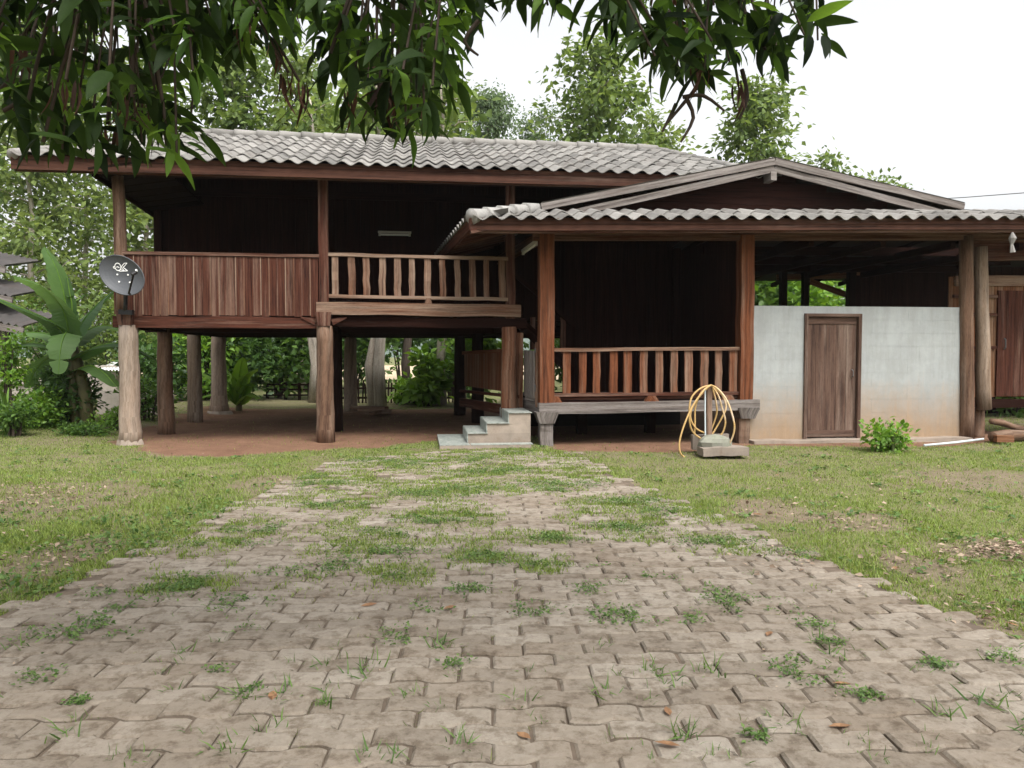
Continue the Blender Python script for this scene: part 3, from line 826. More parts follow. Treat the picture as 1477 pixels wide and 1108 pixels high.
# porch railing
pr = MB(); pr.beam(K(.1, -.02, 1.405), K(3.0, -.02, 1.425), .10, .05, seg=8, jit=.004)
pr = pr.build('railing', M['wood_rail'], annex)
mb = MB(); mb.beam(K(.1, -.02, .735), K(3.0, -.02, .745), .08, .05, seg=8, jit=.004); mb.build('bottom_rail', M['wood_red'], pr)
mb = MB(); mb.beam(K(.1, .02, .69), K(3.0, .02, .69), .06, .05, seg=4, jit=.004); mb.build('lower_rail', M['wood_red'], pr)
for i in range(12):
    s = .30 + i * .2365 + random.uniform(-.012, .012)
    mb = MB(); plank(mb, K(s, -.02, .74), K(s + random.uniform(-.006, .006), -.02, 1.40), random.uniform(.105, .125), .04, V, seg=4, jit=.005)
    mb.build('baluster', M['wood_orange'], pr)
for s in (.12, 1.6, 2.8):
    mb = MB(); mb.beam(K(s, -.05, PF + .02), K(s, -.05, PF + .115), .24, .08, up=V, w2=.12); mb.build('spacer_block', M['wood_orange'], pr)
# porch walls
for i in range(15):
    d = .12 + i * .19
    mb = MB(); plank(mb, K(3.04, d, PF + .02), K(3.04, d, 3.25), .184, .03, U); mb.build('wall_board', M['wood_dark'], annex)
for i in range(11):
    s = .95 + i * .195
    mb = MB(); plank(mb, K(s, 2.85, PF + .02), K(s, 2.85, 3.4), .19, .03, V); mb.build('wall_board', M['wood_dark'], annex)
sq_post('inner_post', 2.94, 2.72, PF, 3.3, .13, M['wood_dark'])
# inner stair to the upper floor
for t0 in (.35, .62, .9):
    sq_post('stair_baluster', t0 - .15, 2.5, 1.2 + (.9 - t0) * .4, 2.0, .09, M['wood_red'])
mb = MB(); mb.beam(K(.9, 2.45, 1.05), K(-.55, 2.45, 2.35), .05, .2, seg=2); mb.build('stair_stringer', M['wood_dark'], annex)
mb = MB(); mb.beam(K(.95, 2.42, 1.85), K(-.5, 2.42, 3.05), .06, .07, seg=2); mb.build('stair_handrail', M['wood_dark'], annex)
# gate side of the porch
gate = MB(); gate.beam(K(-.115, .16, .66), K(-.165, .88, .66), .03, .07); gate = gate.build('gate', M['wood_grey'], annex)
for i in range(4):
    d = .24 + i * .19
    mb = MB(); plank(mb, K(-.15 - .012 * i, d, .68), K(-.15 - .012 * i, d, 1.40 + random.uniform(-.01, .01)), .182, .022, U, seg=2, jit=.002); mb.build('plank', M['wood_grey'], gate)
sq_post('gate_post', -.09, .13, PF - .05, 1.52, .085, M['wood_rail'])
sq_post('gate_post', -.26, 1.0, PF - .4, 1.68, .12, M['wood_orange'])
hinge = MB(); hinge.tube([K(-.13, .12, .78), K(-.13, .12, .88)], .02, 6); hinge.tube([K(-.13, .12, 1.36), K(-.13, .12, 1.43)], .02, 6); hinge.build('hinge', M['cable'], gate)
side = MB(); side.beam(K(-.40, 1.15, 1.40), K(-.95, 3.9, 1.36), .06, .06); side = side.build('side_panel', M['wood_orange'], annex)
for i in range(11):
    k = i / 11
    p = K(-.40 - .55 * k, 1.25 + 2.7 * k, .72)
    mb = MB(); plank(mb, p, p + ZUP * .66, .262, .022, (V * 2.7 - U * .55).cross(ZUP), seg=1); mb.build('plank', M['wood_orange'], side)
mb = MB(); mb.beam(K(-.3, .9, .66), K(-1.0, 3.9, .62), .07, .05); mb.build('side_rail', M['wood_red'], annex)
mb = MB(); mb.beam(K(-.3, .9, .42), K(-1.0, 3.9, .40), .07, .16); mb.build('side_sill', M['wood_red'], annex)
# store room front: whitewashed blocks and plank door
SW0, SW1, WT = 3.19, 6.71, 2.085
wall = MB()
for a, b, z0, z1 in ((SW0, 4.06, -.05, WT - .004), (4.98, SW1, -.05, WT - .004), (4.06, 4.98, 1.965, WT - .004)):
    wall.beam(K(a, .075, (z0 + z1) / 2), K(b, .075, (z0 + z1) / 2), .134, z1 - z0)
wall = wall.build('block_wall', M['whitewash'], annex)
BH = .2075
for r in range(10):
    z = .008 + r * BH; off = .2 * (r % 2); s = SW0 - off
    while s < SW1:
        a, b = max(s, SW0) + .0006, min(s + .40, SW1) - .0006
        cuts = [(a, b)]
        if z + BH > .0 and z < 1.9:
            cuts = [(x0, x1) for x0, x1 in ((a, min(b, 4.055)), (max(a, 4.985), b)) if x1 - x0 > .02]
        for x0, x1 in cuts:
            mb = MB(); dd = .016 + random.uniform(-.0007, .0007)
            mb.beam(K(x0, dd, z + BH / 2), K(x1, dd, z + BH / 2), .022, BH - .0022); mb.build('block', M['whitewash'], wall)
        s += .40
door = MB()
for a, b in ((K(4.075, .03, 0), K(4.075, .03, 1.965)), (K(4.965, .03, 0), K(4.965, .03, 1.965))):
    door.beam(a, b, .05, .12, up=V, seg=3, jit=.002)
door.beam(K(4.05, .03, 1.945), K(4.99, .03, 1.945), .12, .045)
door = door.build('door', M['wood_door'], annex)
for i in range(5):
    w = .166
    s = 4.105 + w * (i + .5)
    mb = MB(); plank(mb, K(s, .045, .04), K(s, .045, 1.92), w * .98, .02, V, seg=2, jit=.001); mb.build('plank', M['wood_door'], door)
mb = MB()
for z in (.10, 1.86):
    mb.beam(K(4.11, .028, z), K(4.93, .028, z), .014, .10)
mb.build('door_rail', M['wood_door'], door)
mb = MB(); mb.tube([K(4.86, .02, .98), K(4.86, -.02, 1.0), K(4.86, -.02, 1.08), K(4.86, .02, 1.1)], .008, 6); mb.build('door_handle', M['cable'], door)
mb = MB(); mb.beam(K(3.15, .0, -.02), K(6.75, .0, -.02), .5, .10, seg=12, jit=.012); mb.build('plinth', M['concrete'], annex)
# inside the store room: back posts, back boards, roof timbers
for s, d in ((6.04, 4.7), (6.55, 4.7)):
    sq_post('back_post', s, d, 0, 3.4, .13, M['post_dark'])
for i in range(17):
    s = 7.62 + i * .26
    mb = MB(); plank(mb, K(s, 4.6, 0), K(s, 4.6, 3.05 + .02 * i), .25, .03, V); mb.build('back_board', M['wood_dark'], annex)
sq_post('back_post', 7.5, 4.5, 0, 3.6, .15, M['post_dark'])
mb = MB(); mb.beam(at(1168, 406, 17.2), at(1236, 431, 17.2), .06, .12); mb.beam(at(1120, 400, 17.2), at(1240, 397, 17.2), .06, .12); mb.build('back_rafter', M['wood_shed'], annex)
for d in (1.6, 3.0, 4.4):
    mb = MB(); mb.beam(K(3.0, d, 3.12), K(10, d, 3.2), .1, .14); mb.build('tie_beam', M['wood_dark'], annex)
for s in (4.2, 5.4, 6.6, 7.8):
    mb = MB(); mb.beam(K(s, .1, 3.08), K(s, 5.2, 3.05), .08, .12); mb.build('ceiling_beam', M['wood_dark'], annex)
rear = MB()
for a, b in (((2.9, 1.6, 3.42), (13.5, 6.3, 3.02)),):
    p = [K(a[0], a[1], a[2]), K(b[0], a[1], a[2] + .15), K(b[0], b[1], b[2] + .15), K(a[0], b[1], b[2])]
    rear.poly(p); rear.poly([q + ZUP * .04 for q in p])
rear = rear.build('rear_roof', M['gloom'], annex)
for i in range(9):
    s = 3.1 + i * .85
    mb = MB(); mb.beam(K(s, 1.7, 3.36 + .02 * i), K(s, 6.2, 2.88 + .02 * i), .05, .09); mb.build('rafter', M['wood_dark'], rear)
# skirt roof
ST, SD = 3.50, .15
sk = MB(); sk0, sk1 = -1.17, 10.4
def skp(s, d):          # skirt roof surface height
    e = ez(max(min(s, sk1), sk0)) + .19
    return K(s, d, e + (ST + .022 * s - e) * (d + .75) / .90)
c0, c1, c2, c3 = skp(sk0, -.75), skp(sk1, -.75), skp(sk1, SD), skp(-.1, SD)
lb = K(-1.50, 3.6, ez(sk0) + .16); lt = K(-.35, 3.6, ST)
for q in ([c0, c1, c2, c3], [lb, c0, c3, lt]):
    sk.poly([p - Vector((0, 0, .11)) for p in q])
skirt = sk.build('skirt_roof', M['wood_red'], annex)
su = (skp(4, SD) - skp(4, -.75)); slen = su.length; su.normalize()
tm2 = tile_mesh(.262, slen / 2 + .06, .033, 'tile', M['tile'], lift=.028)
for r in range(2):
    for k in range(45):
        s = sk0 + .03 + k * .262
        hip = sk0 + (1.07) * (r + .35) / 2
        if s + .22 < hip or s > sk1: continue
        org = skp(s, -.75) + su * (r * slen / 2 - .07) + Vector((0, 0, random.uniform(-.005, .005) - .02))
        link('tile', tm2, None, skirt, basis(org, skp(s + .262, -.75) - skp(s, -.75), su + U * random.gauss(0, .006)))
ld = (c0 - lb); ll = ld.length; ld.normalize()
lu = (c3 - c0) - ld * (c3 - c0).dot(ld); lul = lu.length; lu.normalize()
tm3 = tile_mesh(.25, lul / 2 + .05, .033, 'tile', M['tile'], lift=.03)
for r in range(2):
    for k in range(int(ll / .25)):
        if r == 1 and k * .25 > ll - 1.1: continue
        link('tile', tm3, None, skirt, basis(lb + ld * k * .25 + lu * (r * lul / 2 - .06) - Vector((0, 0, .02)), ld, lu))
caps(c0 + Vector((.02, .02, .0)), c3 + Vector((0, 0, .0)), .095, .30, M['tile_new'], skirt, 'hip_cap')
mb = MB(); a_, b_ = K(sk0, -.72, ez(sk0) + .085), K(sk1, -.72, ez(sk1) + .085)
mb.beam(a_, b_, .035, .17, seg=12, jit=.004); mb.build('fascia', M['wood_fascia'], skirt)
mb = MB(); mb.beam(a_ + Vector((0, .05, -.07)), b_ + Vector((0, .05, -.07)), .05, .09); mb.build('eave_beam', M['wood_red'], skirt)
mb = MB(); mb.beam(a_, lb - Vector((0, 0, .08)), .035, .16, seg=4, jit=.003); mb.build('fascia', M['wood_red'], skirt)
mb = MB(); mb.beam(K(-.2, 0, 3.08), K(10, 0, 3.28), .11, .15); mb.build('wall_plate', M['wood_red'], skirt)
mb = MB(); mb.beam(K(-.0, 0, 3.09), K(-.35, 3.6, 3.09), .11, .15); mb.build('wall_plate', M['wood_red'], skirt)
for i in range(8):
    k = i / 8
    a = a_.lerp(lb, k) - Vector((0, 0, .04))
    mb = MB(); mb.beam(a - ZUP * .05, a - ZUP * .05 + lu * lul * (.9 if i > 2 else .3 + .15 * i), .05, .08); mb.build('rafter', M['wood_red'], skirt)
for i in range(14):
    s = -.6 + i * .8
    mb = MB(); mb.beam(K(s, -.7, ez(s) + .05), skp(s, SD) - Vector((0, 0, .12)), .05, .09); mb.build('rafter', M['wood_red'], skirt)
# gable
gl, ap, gr_ = K(-.06, .10, 3.49), K(3.57, .10, 4.27), K(6.75, .10, 3.66)
gable = MB()
for a, b in ((gl, ap), (ap, gr_)):
    gable.poly([a, b, b + V * 5.6, a + V * 5.6])
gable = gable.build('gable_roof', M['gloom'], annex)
def sheet(a, b, back, n, amp, mat, parent, nm):
    mb = MB(); L = back.length; k = n * 4
    nrm = (b - a).cross(back).normalized()
    if nrm.z < 0: nrm = -nrm
    for i in range(k):
        p0, p1 = back * (i / k), back * ((i + 1) / k)
        h0, h1 = amp * math.cos(i * math.pi / 2), amp * math.cos((i + 1) * math.pi / 2)
        mb.poly([a + p0 + nrm * h0, b + p0 + nrm * h0, b + p1 + nrm * h1, a + p1 + nrm * h1])
    return mb.build(nm, mat, parent)
o5 = Vector((0, 0, .06))
sheet(gl - V * .05 + o5, ap - V * .05 + o5, V * 5.7, 22, .028, M['tile'], gable, 'roof_sheet')
sheet(ap - V * .05 + o5, gr_ - V * .05 + o5, V * 5.7, 22, .028, M['tile'], gable, 'roof_sheet')
def barge(a, b, w, off, dz_, nm='bargeboard', mat='wood_grey'):
    mb = MB(); mb.beam(a - V * off + ZUP * dz_, b - V * off + ZUP * dz_, .03, w, seg=6, jit=.004); mb.build(nm, M[mat], gable)
barge(gl, ap, .10, .03, .02); barge(ap, gr_, .10, .03, .02)
barge(gl + U * .35, ap + ZUP * 0, .10, .005, -.085); barge(ap, gr_ - U * .35, .10, .005, -.085)
caps(ap + Vector((0, 0, .035)) + V * .1, ap + Vector((0, 0, .035)) + V * 5.5, .07, .45, M['tile'], gable)
gw = MB()
n_b = 7
for i in range(n_b):
    z = 3.45 + i * .115
    t2 = max(0, (z + .12 - 3.57) / (ap.z - 3.57))
    a = gl.lerp(ap, min(t2, 1)); b = gr_.lerp(ap, min(t2, 1))
    if (b - a).length < .5: continue
    mb = MB(); mb.beam(Vector((a.x + .1, a.y, z + .05)) + V * .22, Vector((b.x - .1, b.y, z + .05)) + V * .22, .025, .112); mb.build('gable_board', M['wood_dark'], gable)
mb = MB(); mb.beam(ap + Vector((-.02, 0, -.20)) + V * .3, ap + Vector((-.02, 0, -.20)) - V * .05, .09, .13); mb.build('purlin_end', M['wood_grey'], gable)
# planked lean-to wall with door at the far right
SHD = .55
shed = MB(); shed.beam(K(6.95, SHD - .03, 2.55), K(10.2, SHD - .03, 2.60), .06, .17, seg=4, jit=.005)
shed = shed.build('plank_partition', M['wood_rail'], annex)
for i in range(20):
    s = 6.95 + i * .165
    mb = MB(); plank(mb, K(s, SHD, .62), K(s, SHD, 2.62), .158, .025, V, seg=1); mb.build('plank', M['wood_shed'], shed)
for z in (1.45, 2.0, 2.3):
    mb = MB(); mb.beam(K(6.93, SHD - .04, z), K(7.72, SHD - .04, z), .05, .05, seg=2, jit=.004); mb.build('batten', M['wood_red'], shed)
dr = MB()
for i in range(5):
    s = 7.82 + i * .16
    plank(dr, K(s, SHD - .035, .64), K(s, SHD - .035, 2.4), .155, .03, V)
dr = dr.build('door', M['wood_red'], shed)
mb = MB(); mb.tube([K(7.86, SHD - .06, 1.42), K(7.86, SHD - .09, 1.45), K(7.86, SHD - .09, 1.58), K(7.86, SHD - .06, 1.6)], .012, 6); mb.build('door_handle', M['cable'], dr)
mb = MB(); mb.beam(K(6.92, SHD - .1, .52), K(10.2, SHD - .1, .52), .2, .13, seg=4, jit=.006); mb.build('sill_beam', M['wood_dark'], shed)
log_post('stump', K(7.22, .3, -.05), K(7.22, .3, .46), .13, .12, M['log_dark'], annex)
log_post('log_post', K(7.22, .12, .45), K(7.02, .02, 3.05), .115, .095, M['log'], annex, wob=.02)
mb = MB(); mb.beam(K(6.9, .3, 3.02), K(10, .3, 3.10), .1, .34); mb.build('header_board', M['wood_red'], shed)
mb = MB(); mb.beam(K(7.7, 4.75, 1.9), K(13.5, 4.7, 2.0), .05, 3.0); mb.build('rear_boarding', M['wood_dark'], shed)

# ------------------------------------------------------------------ tiled steps
steps = thing('entrance_steps', G(690, 640), 'concrete steps with mottled pale green tiles leading up to the porch gate', 'steps')
sy0, sy1 = 11.35, 12.55
def step_block(x0, x1, z1, y0=sy0, y1=sy1):
    mb = MB(); mb.beam((x0, (y0 + y1) / 2, z1 / 2 - .03), (x1, (y0 + y1) / 2 + (x1 - x0) * .10, z1 / 2 - .03), y1 - y0, z1 + .06)
    return mb
sdir_ = Vector((1, .12, 0)).normalized(); sback = Vector((-.12, 1, 0))
SO = Vector((-1.03, 11.12, 0))
def Sx(a, b, z): return SO + sdir_ * a + sback * b + ZUP * z
def step(a0, a1, z0, z1, b0=.22, b1=1.42, mat='concrete', nm='step_core'):
    mb = MB(); mb.beam(Sx(a0, (b0 + b1) / 2, (z0 + z1) / 2), Sx(a1, (b0 + b1) / 2, (z0 + z1) / 2), b1 - b0, z1 - z0, seg=2, jit=.003)
    return mb.build(nm, M[mat], steps)
step(.0, 1.32, -.06, .035, 0, 1.5, nm='base_slab')
for a0, z1 in ((.42, .18), (.70, .325), (1.02, .475)):
    step(a0, 1.34, .0 if a0 < .5 else z1 - .16, z1, .22)
def stile(a0, a1, b0, b1, z):
    mb = MB(); mb.beam(Sx(a0, (b0 + b1) / 2, z), Sx(a1, (b0 + b1) / 2, z), b1 - b0, .010); mb.build('step_tile', M['step_tile'], steps)
def rtile(a, b0, b1, z0, z1):
    mb = MB(); mb.beam(Sx(a, b0, (z0 + z1) / 2), Sx(a, b1, (z0 + z1) / 2), .010, z1 - z0); mb.build('step_tile', M['step_tile'], steps)
for a0, a1, z in ((0.0, .43, .041), (.415, .71, .186), (.695, 1.03, .331), (1.015, 1.36, .481)):
    bb = [.0, .30, .60, .90, 1.2, 1.5] if z < .1 else [.20, .50, .81, 1.12, 1.42]
    for b0, b1 in zip(bb[:-1], bb[1:]): stile(a0, a1, b0 + .002, b1 - .002, z)
    if z < .1:
        for k in range(3): stile(.45 + k * .3, .745 + k * .3, 0, .2, z)
for a, z0, z1 in ((.414, .05, .18), (.694, .19, .325), (1.014, .336, .475)):
    for b0, b1 in zip([.22, .52, .82, 1.12], [.52, .82, 1.12, 1.42]): rtile(a, b0 + .002, b1 - .002, z0, z1)

# ------------------------------------------------------------------ lamps, small things on the eaves
def tube_lamp(name, a, b, label):
    t = thing(name, (a + b) / 2, label, 'lamp')
    d = (b - a).normalized()
    mb = MB(); mb.beam(a, b, .05, .035); mb.build('casing', M['tube_lamp'], t)
    mb = MB(); mb.tube([a + d * .04 - ZUP * .045, b - d * .04 - ZUP * .045], .017, 8); mb.build('tube', M['white'], t)
    for p in (a + d * .03, b - d * .03):
        mb = MB(); mb.beam(p - ZUP * .07, p, .04, .03, up=V); mb.build('socket', M['tube_lamp'], t)
    return t
tube_lamp('fluorescent_lamp', at(754, 362, 12.7), at(775, 347, 11.75), 'unlit fluorescent lamp under the porch eave beside the corner post')
tube_lamp('fluorescent_lamp', H(3.6, 2.2, 3.56), H(4.2, 2.2, 3.56), 'unlit fluorescent lamp on the dark upper gallery wall')
rag = MB(); a = at(1460, 335, 11.7)
rag.tube([a, a - ZUP * .09 + Vector((.01, 0, 0)), a - ZUP * .18, a - ZUP * .30 + Vector((.012, 0, 0))], [.012, .05, .022, .045], 7, True, .2)
tag(rag.build('rag', M['rag']), 'pale knotted rag hanging from the eave near the log post', 'rag')
for px_, lab in ((1112, 'small white insulator on the eave above the porch post'), (1215, 'small white insulator on the eave above the store room door')):
    p = at(px_, 325, 11.05 + (px_ - 700) * .0009)
    mb = MB(); mb.tube([p + ZUP * .05, p + ZUP * .02, p - ZUP * .02, p - ZUP * .05], [.02, .028, .018, .026], 8)
    tag(mb.build('insulator', M['white']), lab, 'insulator', 'insulators on the eave')

# ------------------------------------------------------------------ tap with hose
tp = G(1021, 655)
tap = thing('tap_stand', tp, 'square wooden tap post with a thin pale water pipe in the lawn', 'tap stand')
mb = MB(); mb.beam(at(1023, 652, tp.y + .12), at(1022.5, 557, tp.y + .12), .068, .068, up=V, seg=3, jit=.003); mb.build('post', M['wood_rail'], tap)
mb = MB(); mb.tube([at(1017.5, 645, tp.y + .06), at(1017, 600, tp.y + .06), at(1017, 562, tp.y + .06)], .011, 8); mb.build('pipe', M['pipe'], tap)
def z8(x, y, off): return at(960 + x / 7.913, 540 + y / 7.913, tp.y + off)
strands = [[(515, 125, .05), (400, 160, .0), (300, 260, -.05), (272, 400, -.08), (280, 580, -.06), (330, 680, 0), (430, 750, .05)],
           [(515, 125, .03), (430, 190, -.03), (300, 380, -.1), (205, 600, -.14), (158, 780, -.16), (170, 900, -.16), (235, 965, -.12)],
           [(515, 122, .05), (600, 170, .0), (700, 300, -.06), (765, 480, -.1), (786, 620, -.1), (745, 760, -.06), (675, 850, 0)],
           [(525, 132, .08), (600, 240, .05), (650, 400, .02), (683, 540, .0), (655, 660, .02), (600, 720, .05)],
           [(530, 150, .12), (572, 300, .12), (583, 450, .12), (520, 640, .12)],
           [(500, 135, .1), (350, 300, .04), (282, 470, .0), (340, 610, .02), (450, 672, .08)],
           [(520, 128, .12), (640, 230, .12), (690, 370, .12), (640, 500, .12), (560, 640, .12), (520, 700, .1)],
           [(510, 130, .1), (400, 220, .1), (340, 380, .1), (335, 560, .1), (330, 680, .12)]]
hz = MB()
def crv(P, n=5):
    P = [Vector(p) for p in P]; out = []
    for i in range(len(P) - 1):
        p0, p1, p2, p3 = P[max(i - 1, 0)], P[i], P[i + 1], P[min(i + 2, len(P) - 1)]
        for k in range(n):
            t = k / n
            out.append(.5 * ((2 * p1) + (p2 - p0) * t + (2 * p0 - 5 * p1 + 4 * p2 - p3) * t * t + (3 * p1 - p0 - 3 * p2 + p3) * t ** 3))
    return out + [P[-1]]
for st in strands: hz.tube(crv([z8(*q) for q in st]), .0125, 7)
tag(hz.build('garden_hose', M['hose'], smooth=True), 'yellow garden hose looped over the wooden tap post', 'hose')
def rock(name, c, r, mat, label, cat, flat=False, seed=1, n=10, m=7):
    rs = random.Random(seed); mb = MB(); P = []
    for j in range(m + 1):
        row = []
        for i in range(n):
            th, ph = 2 * math.pi * i / n, math.pi * j / m
            k = 1 + rs.uniform(-.13, .13)
            row.append(Vector(c) + Vector((r[0] * math.sin(ph) * math.cos(th) * k, r[1] * math.sin(ph) * math.sin(th) * k, r[2] * math.cos(ph) * (1 + rs.uniform(-.05, .05)))))
        P.append(row)
    for j in range(m):
        for i in range(n):
            i2 = (i + 1) % n
            mb.poly([P[j][i], P[j + 1][i], P[j + 1][i2], P[j][i2]])
    return tag(mb.build(name, mat, None, True), label, cat)
c = at(1030, 641, tp.y - .02); rock('stone', (c.x, c.y, .14), (.23, .16, .13), M['stone'], 'rounded grey green stone lying behind the concrete trough', 'stone', seed=5)
c0_, c1_ = at(1010, 653, tp.y - .16), at(1077, 653, tp.y - .16)
tr = MB(); tr.beam((c0_.x, c0_.y, .055), (c1_.x, c1_.y + .05, .06), .26, .11, seg=5, jit=.010)
tag(tr.build('concrete_slab', M['basin']), 'thick worn concrete slab on the grass in front of the tap', 'slab')
tr = MB(); tr.beam(at(998, 638, tp.y + .3), at(1050, 636, tp.y + .3), .12, .2, seg=3, jit=.01)
tag(tr.build('concrete_block', M['basin']), 'worn concrete block behind the tap post', 'block')

# logs and pipe on the right
for (x0, y0, x1, y1, r, lab) in ((1432, 636, 1500, 628, .085, 'short thick brown log on the ground at the foot of the plank partition'),
                                 (1430, 608, 1475, 628, .045, 'thin crooked branch leaning on the thick brown log')):
    a, b = at(x0, y0, 11.9), at(x1, y1, 12.3)
    if r > .06: a.z, b.z = r * .9, r * 1.1
    else: a.z, b.z = .32, .17
    tag(MB().tube([a, a.lerp(b, .3) + ZUP * .012, a.lerp(b, .7) - ZUP * .01, b], [r, r * 1.15, r * .95, r], 10, True, .1).build('log', M['log_dark'], smooth=True), lab, 'log', 'logs by the partition')
c = at(1447, 633, 11.75); 
mb = MB(); mb.beam((c.x - .12, c.y, .07), (c.x + .12, c.y - .03, .07), .11, .1, seg=2, jit=.006)
tag(mb.build('brick_block', M['wood_shed']), 'reddish block lying against the brown log', 'block')
pa_, pb_ = G(1333, 645), G(1418, 638)
tag(MB().tube([pa_ + ZUP * .025, pa_.lerp(pb_, .5) + ZUP * .03, pb_ + ZUP * .05], .017, 8).build('water_pipe', M['pipe'], smooth=True), 'pale plastic pipe lying on the ground in front of the store room', 'pipe')

oc = H(3.15, 5.2)
for i, (dx, dy, dzz, ang_, lab) in enumerate(((0, 0, .05, .2, 'long dark plank lying on the earth under the floor'), (.1, .15, .14, -.5, 'short dark plank lying across the long one under the floor'), (.35, .1, .05, 1.2, 'stubby dark plank beside the back post under the floor'))):
    p = oc + Vector((dx, dy, dzz)); d = Vector((math.cos(ang_), math.sin(ang_), .02)) * (.6 - .12 * i)
    tag(MB().beam(p - d, p + d, .14, .07, seg=2, jit=.006).build('timber_offcut', M['log_dark']), lab, 'plank', 'planks under the floor')
# power line
pl = MB(); a, b = at(1290, 291, 30), at(1520, 275, 24)
pl.tube([a + (a - b) * 4, a, a.lerp(b, .5) - ZUP * .02, b, b + (b - a) * 3], .014, 5)
tag(pl.build('power_line', M['cable']), 'thin overhead cable crossing the sky above the annex roof', 'cable')

# ------------------------------------------------------------------ trees behind the house
def rand_dirs(n, r, up=0.0, sp=1.0):
    d = r.normal(size=(n, 3)) * sp; d[:, 2] += up
    return d / (np.linalg.norm(d, axis=1, keepdims=True) + 1e-9)
def tree(name, base, height, crown_w, crown_from, leaf, mat, label, group, seed, limbs=26, per=5, dens=26, trunk_r=.12, bark='bark', lean=0, droop=-.25, clump=.55, tmpl=LEAF2):
    r = np.random.default_rng(seed); rs = random.Random(seed)
    base = Vector(base)
    t = thing(name, base, label, 'tree', group)
    mb = MB()
    tp_ = [base + Vector((lean * k ** 1.5 + rs.uniform(-.1, .1) * (k > 0), rs.uniform(-.1, .1) * (k > 0), height * k)) for k in [i / 8 for i in range(9)]]
    mb.tube(tp_, [trunk_r * (1.15 - .95 * i / 8) for i in range(9)], 8, True, .06)
    pos, dirs = [], []
    for i in range(limbs):
        k = crown_from + (1 - crown_from) * (i + rs.random()) / limbs
        j = min(int(k * 8), 7); p0 = tp_[j].lerp(tp_[j + 1], k * 8 - j)
        rel = (k - crown_from) / (1 - crown_from)
        ln = crown_w * (1 - .72 * rel ** 1.4) * rs.uniform(.55, 1.1) * (.6 + .4 * min(1, rel * 5))
        az = i * 2.4 + rs.uniform(-.5, .5)
        p1 = p0 + Vector((math.cos(az) * ln * .6, math.sin(az) * ln * .6, ln * rs.uniform(.10, .35)))
        p2 = p0 + Vector((math.cos(az + .2) * ln, math.sin(az + .2) * ln, ln * rs.uniform(.15, .55)))
        mb.tube([p0, p1, p2], [trunk_r * .35 * (1 - .6 * k), trunk_r * .22 * (1 - .6 * k), .012], 5, False)
        for c in range(max(2, per - 2)):
            f = .4 + .65 * (c + rs.random() * .6) / max(2, per - 2)
            q = p0.lerp(p1, f / .6) if f < .6 else p1.lerp(p2, (f - .6) / .4)
            n = int(dens * 3.6 * rs.uniform(.4, 1.5))
            cl = clump * rs.uniform(.7, 1.5)
            off = r.normal(size=(n, 3)) * np.array([cl, cl, cl * .7]) * .6
            pos.append(np.array(q) + off)
            dd = off / (np.linalg.norm(off, axis=1, keepdims=True) + .01) * .8 + r.normal(size=(n, 3)) * .6
            dd[:, 2] += droop
            dirs.append(dd)
    pos, dirs = np.concatenate(pos), np.concatenate(dirs)
    rot = frames(dirs, r.normal(size=dirs.shape) * .55 + np.array([0, 0, 1]))
    vv, ff = scatter(*tmpl, pos, rot, leaf * r.uniform(.6, 1.25, len(pos)))
    mb.build('trunk', M[bark], t, True)
    fast('crown', vv, ff, M[mat], t)
    return t
def zof(py, Y): return at(738, py, Y).z
def tree_px(px, Y, top, hw, crown_from, mat, label, seed, grp='teak trees behind the house', nm='teak_tree', **k):
    b = at(px, 560, Y); h = zof(top, Y)
    return tree(nm, (b.x, Y, -.03), h, hw * Y / F_PX, crown_from, k.pop('leaf', .27), mat, label, grp, seed, **k)
tree_px(50, 27, 40, 115, .12, 'leaf_teak2', 'tall pale teak tree behind the banana plant, beside the neighbouring house', 11, limbs=34, dens=20)
tree_px(128, 31, 70, 100, .12, 'leaf_teak', 'pale teak tree rising between the neighbouring house and the corner post', 12, limbs=32, dens=20)
tree_px(215, 28, 95, 80, .15, 'leaf_teak2', 'teak tree seen past the left end of the dark gallery wall', 13, limbs=28, dens=20)
tree_px(-15, 33, 110, 90, .2, 'leaf_teak', 'teak tree standing over the neighbouring house roof', 14, limbs=24, dens=20)
tree_px(343, 26, 55, 95, .35, 'leaf_teak', 'slim straight teak tree above the satellite dish end of the roof ridge', 15, limbs=26, dens=20)
tree_px(438, 28, 85, 90, .35, 'leaf_teak2', 'yellow green teak tree above the boarded balcony panel', 16, limbs=26, dens=20)
tree_px(545, 27, 75, 85, .40, 'leaf_teak', 'teak tree above the open balcony railing', 17, limbs=24, dens=20)
tree_px(635, 29, 120, 75, .40, 'leaf_teak2', 'yellowish teak tree next to the feathery tree over the roof', 18, limbs=24, dens=20)
tree_px(705, 36, 138, 70, .40, 'leaf_blue', 'bluish feathery tree with fine drooping leaves over the middle of the ridge', 19, 'feathery trees', 'feathery_tree', limbs=30, dens=44, leaf=.17, droop=-.9)
tree_px(860, 27, 68, 112, .42, 'leaf_teak', 'tallest teak tree with open crown over the right half of the main ridge', 20, limbs=32, per=5, dens=17)
tree_px(935, 33, 185, 90, .45, 'leaf_teak2', 'low teak tree between the tallest teak and the one over the gable', 21, limbs=24, dens=18)
tree_px(1085, 28, 125, 92, .42, 'leaf_teak', 'teak tree with ragged crown over the left slope of the gable', 22, limbs=28, dens=17)
tree_px(1190, 34, 238, 50, .5, 'leaf_teak', 'small teak top showing just right of the gable peak', 23, limbs=16, dens=14)
tree_px(1268, 34, 262, 40, .6, 'leaf_teak', 'small teak top peeping over the right slope of the gable', 24, limbs=12, dens=12)
tree_px(770, 40, 175, 70, .4, 'leaf_blue', 'bluish feathery tree beside the tallest teak', 25, 'feathery trees', 'feathery_tree', limbs=22, dens=40, leaf=.17, droop=-.9)
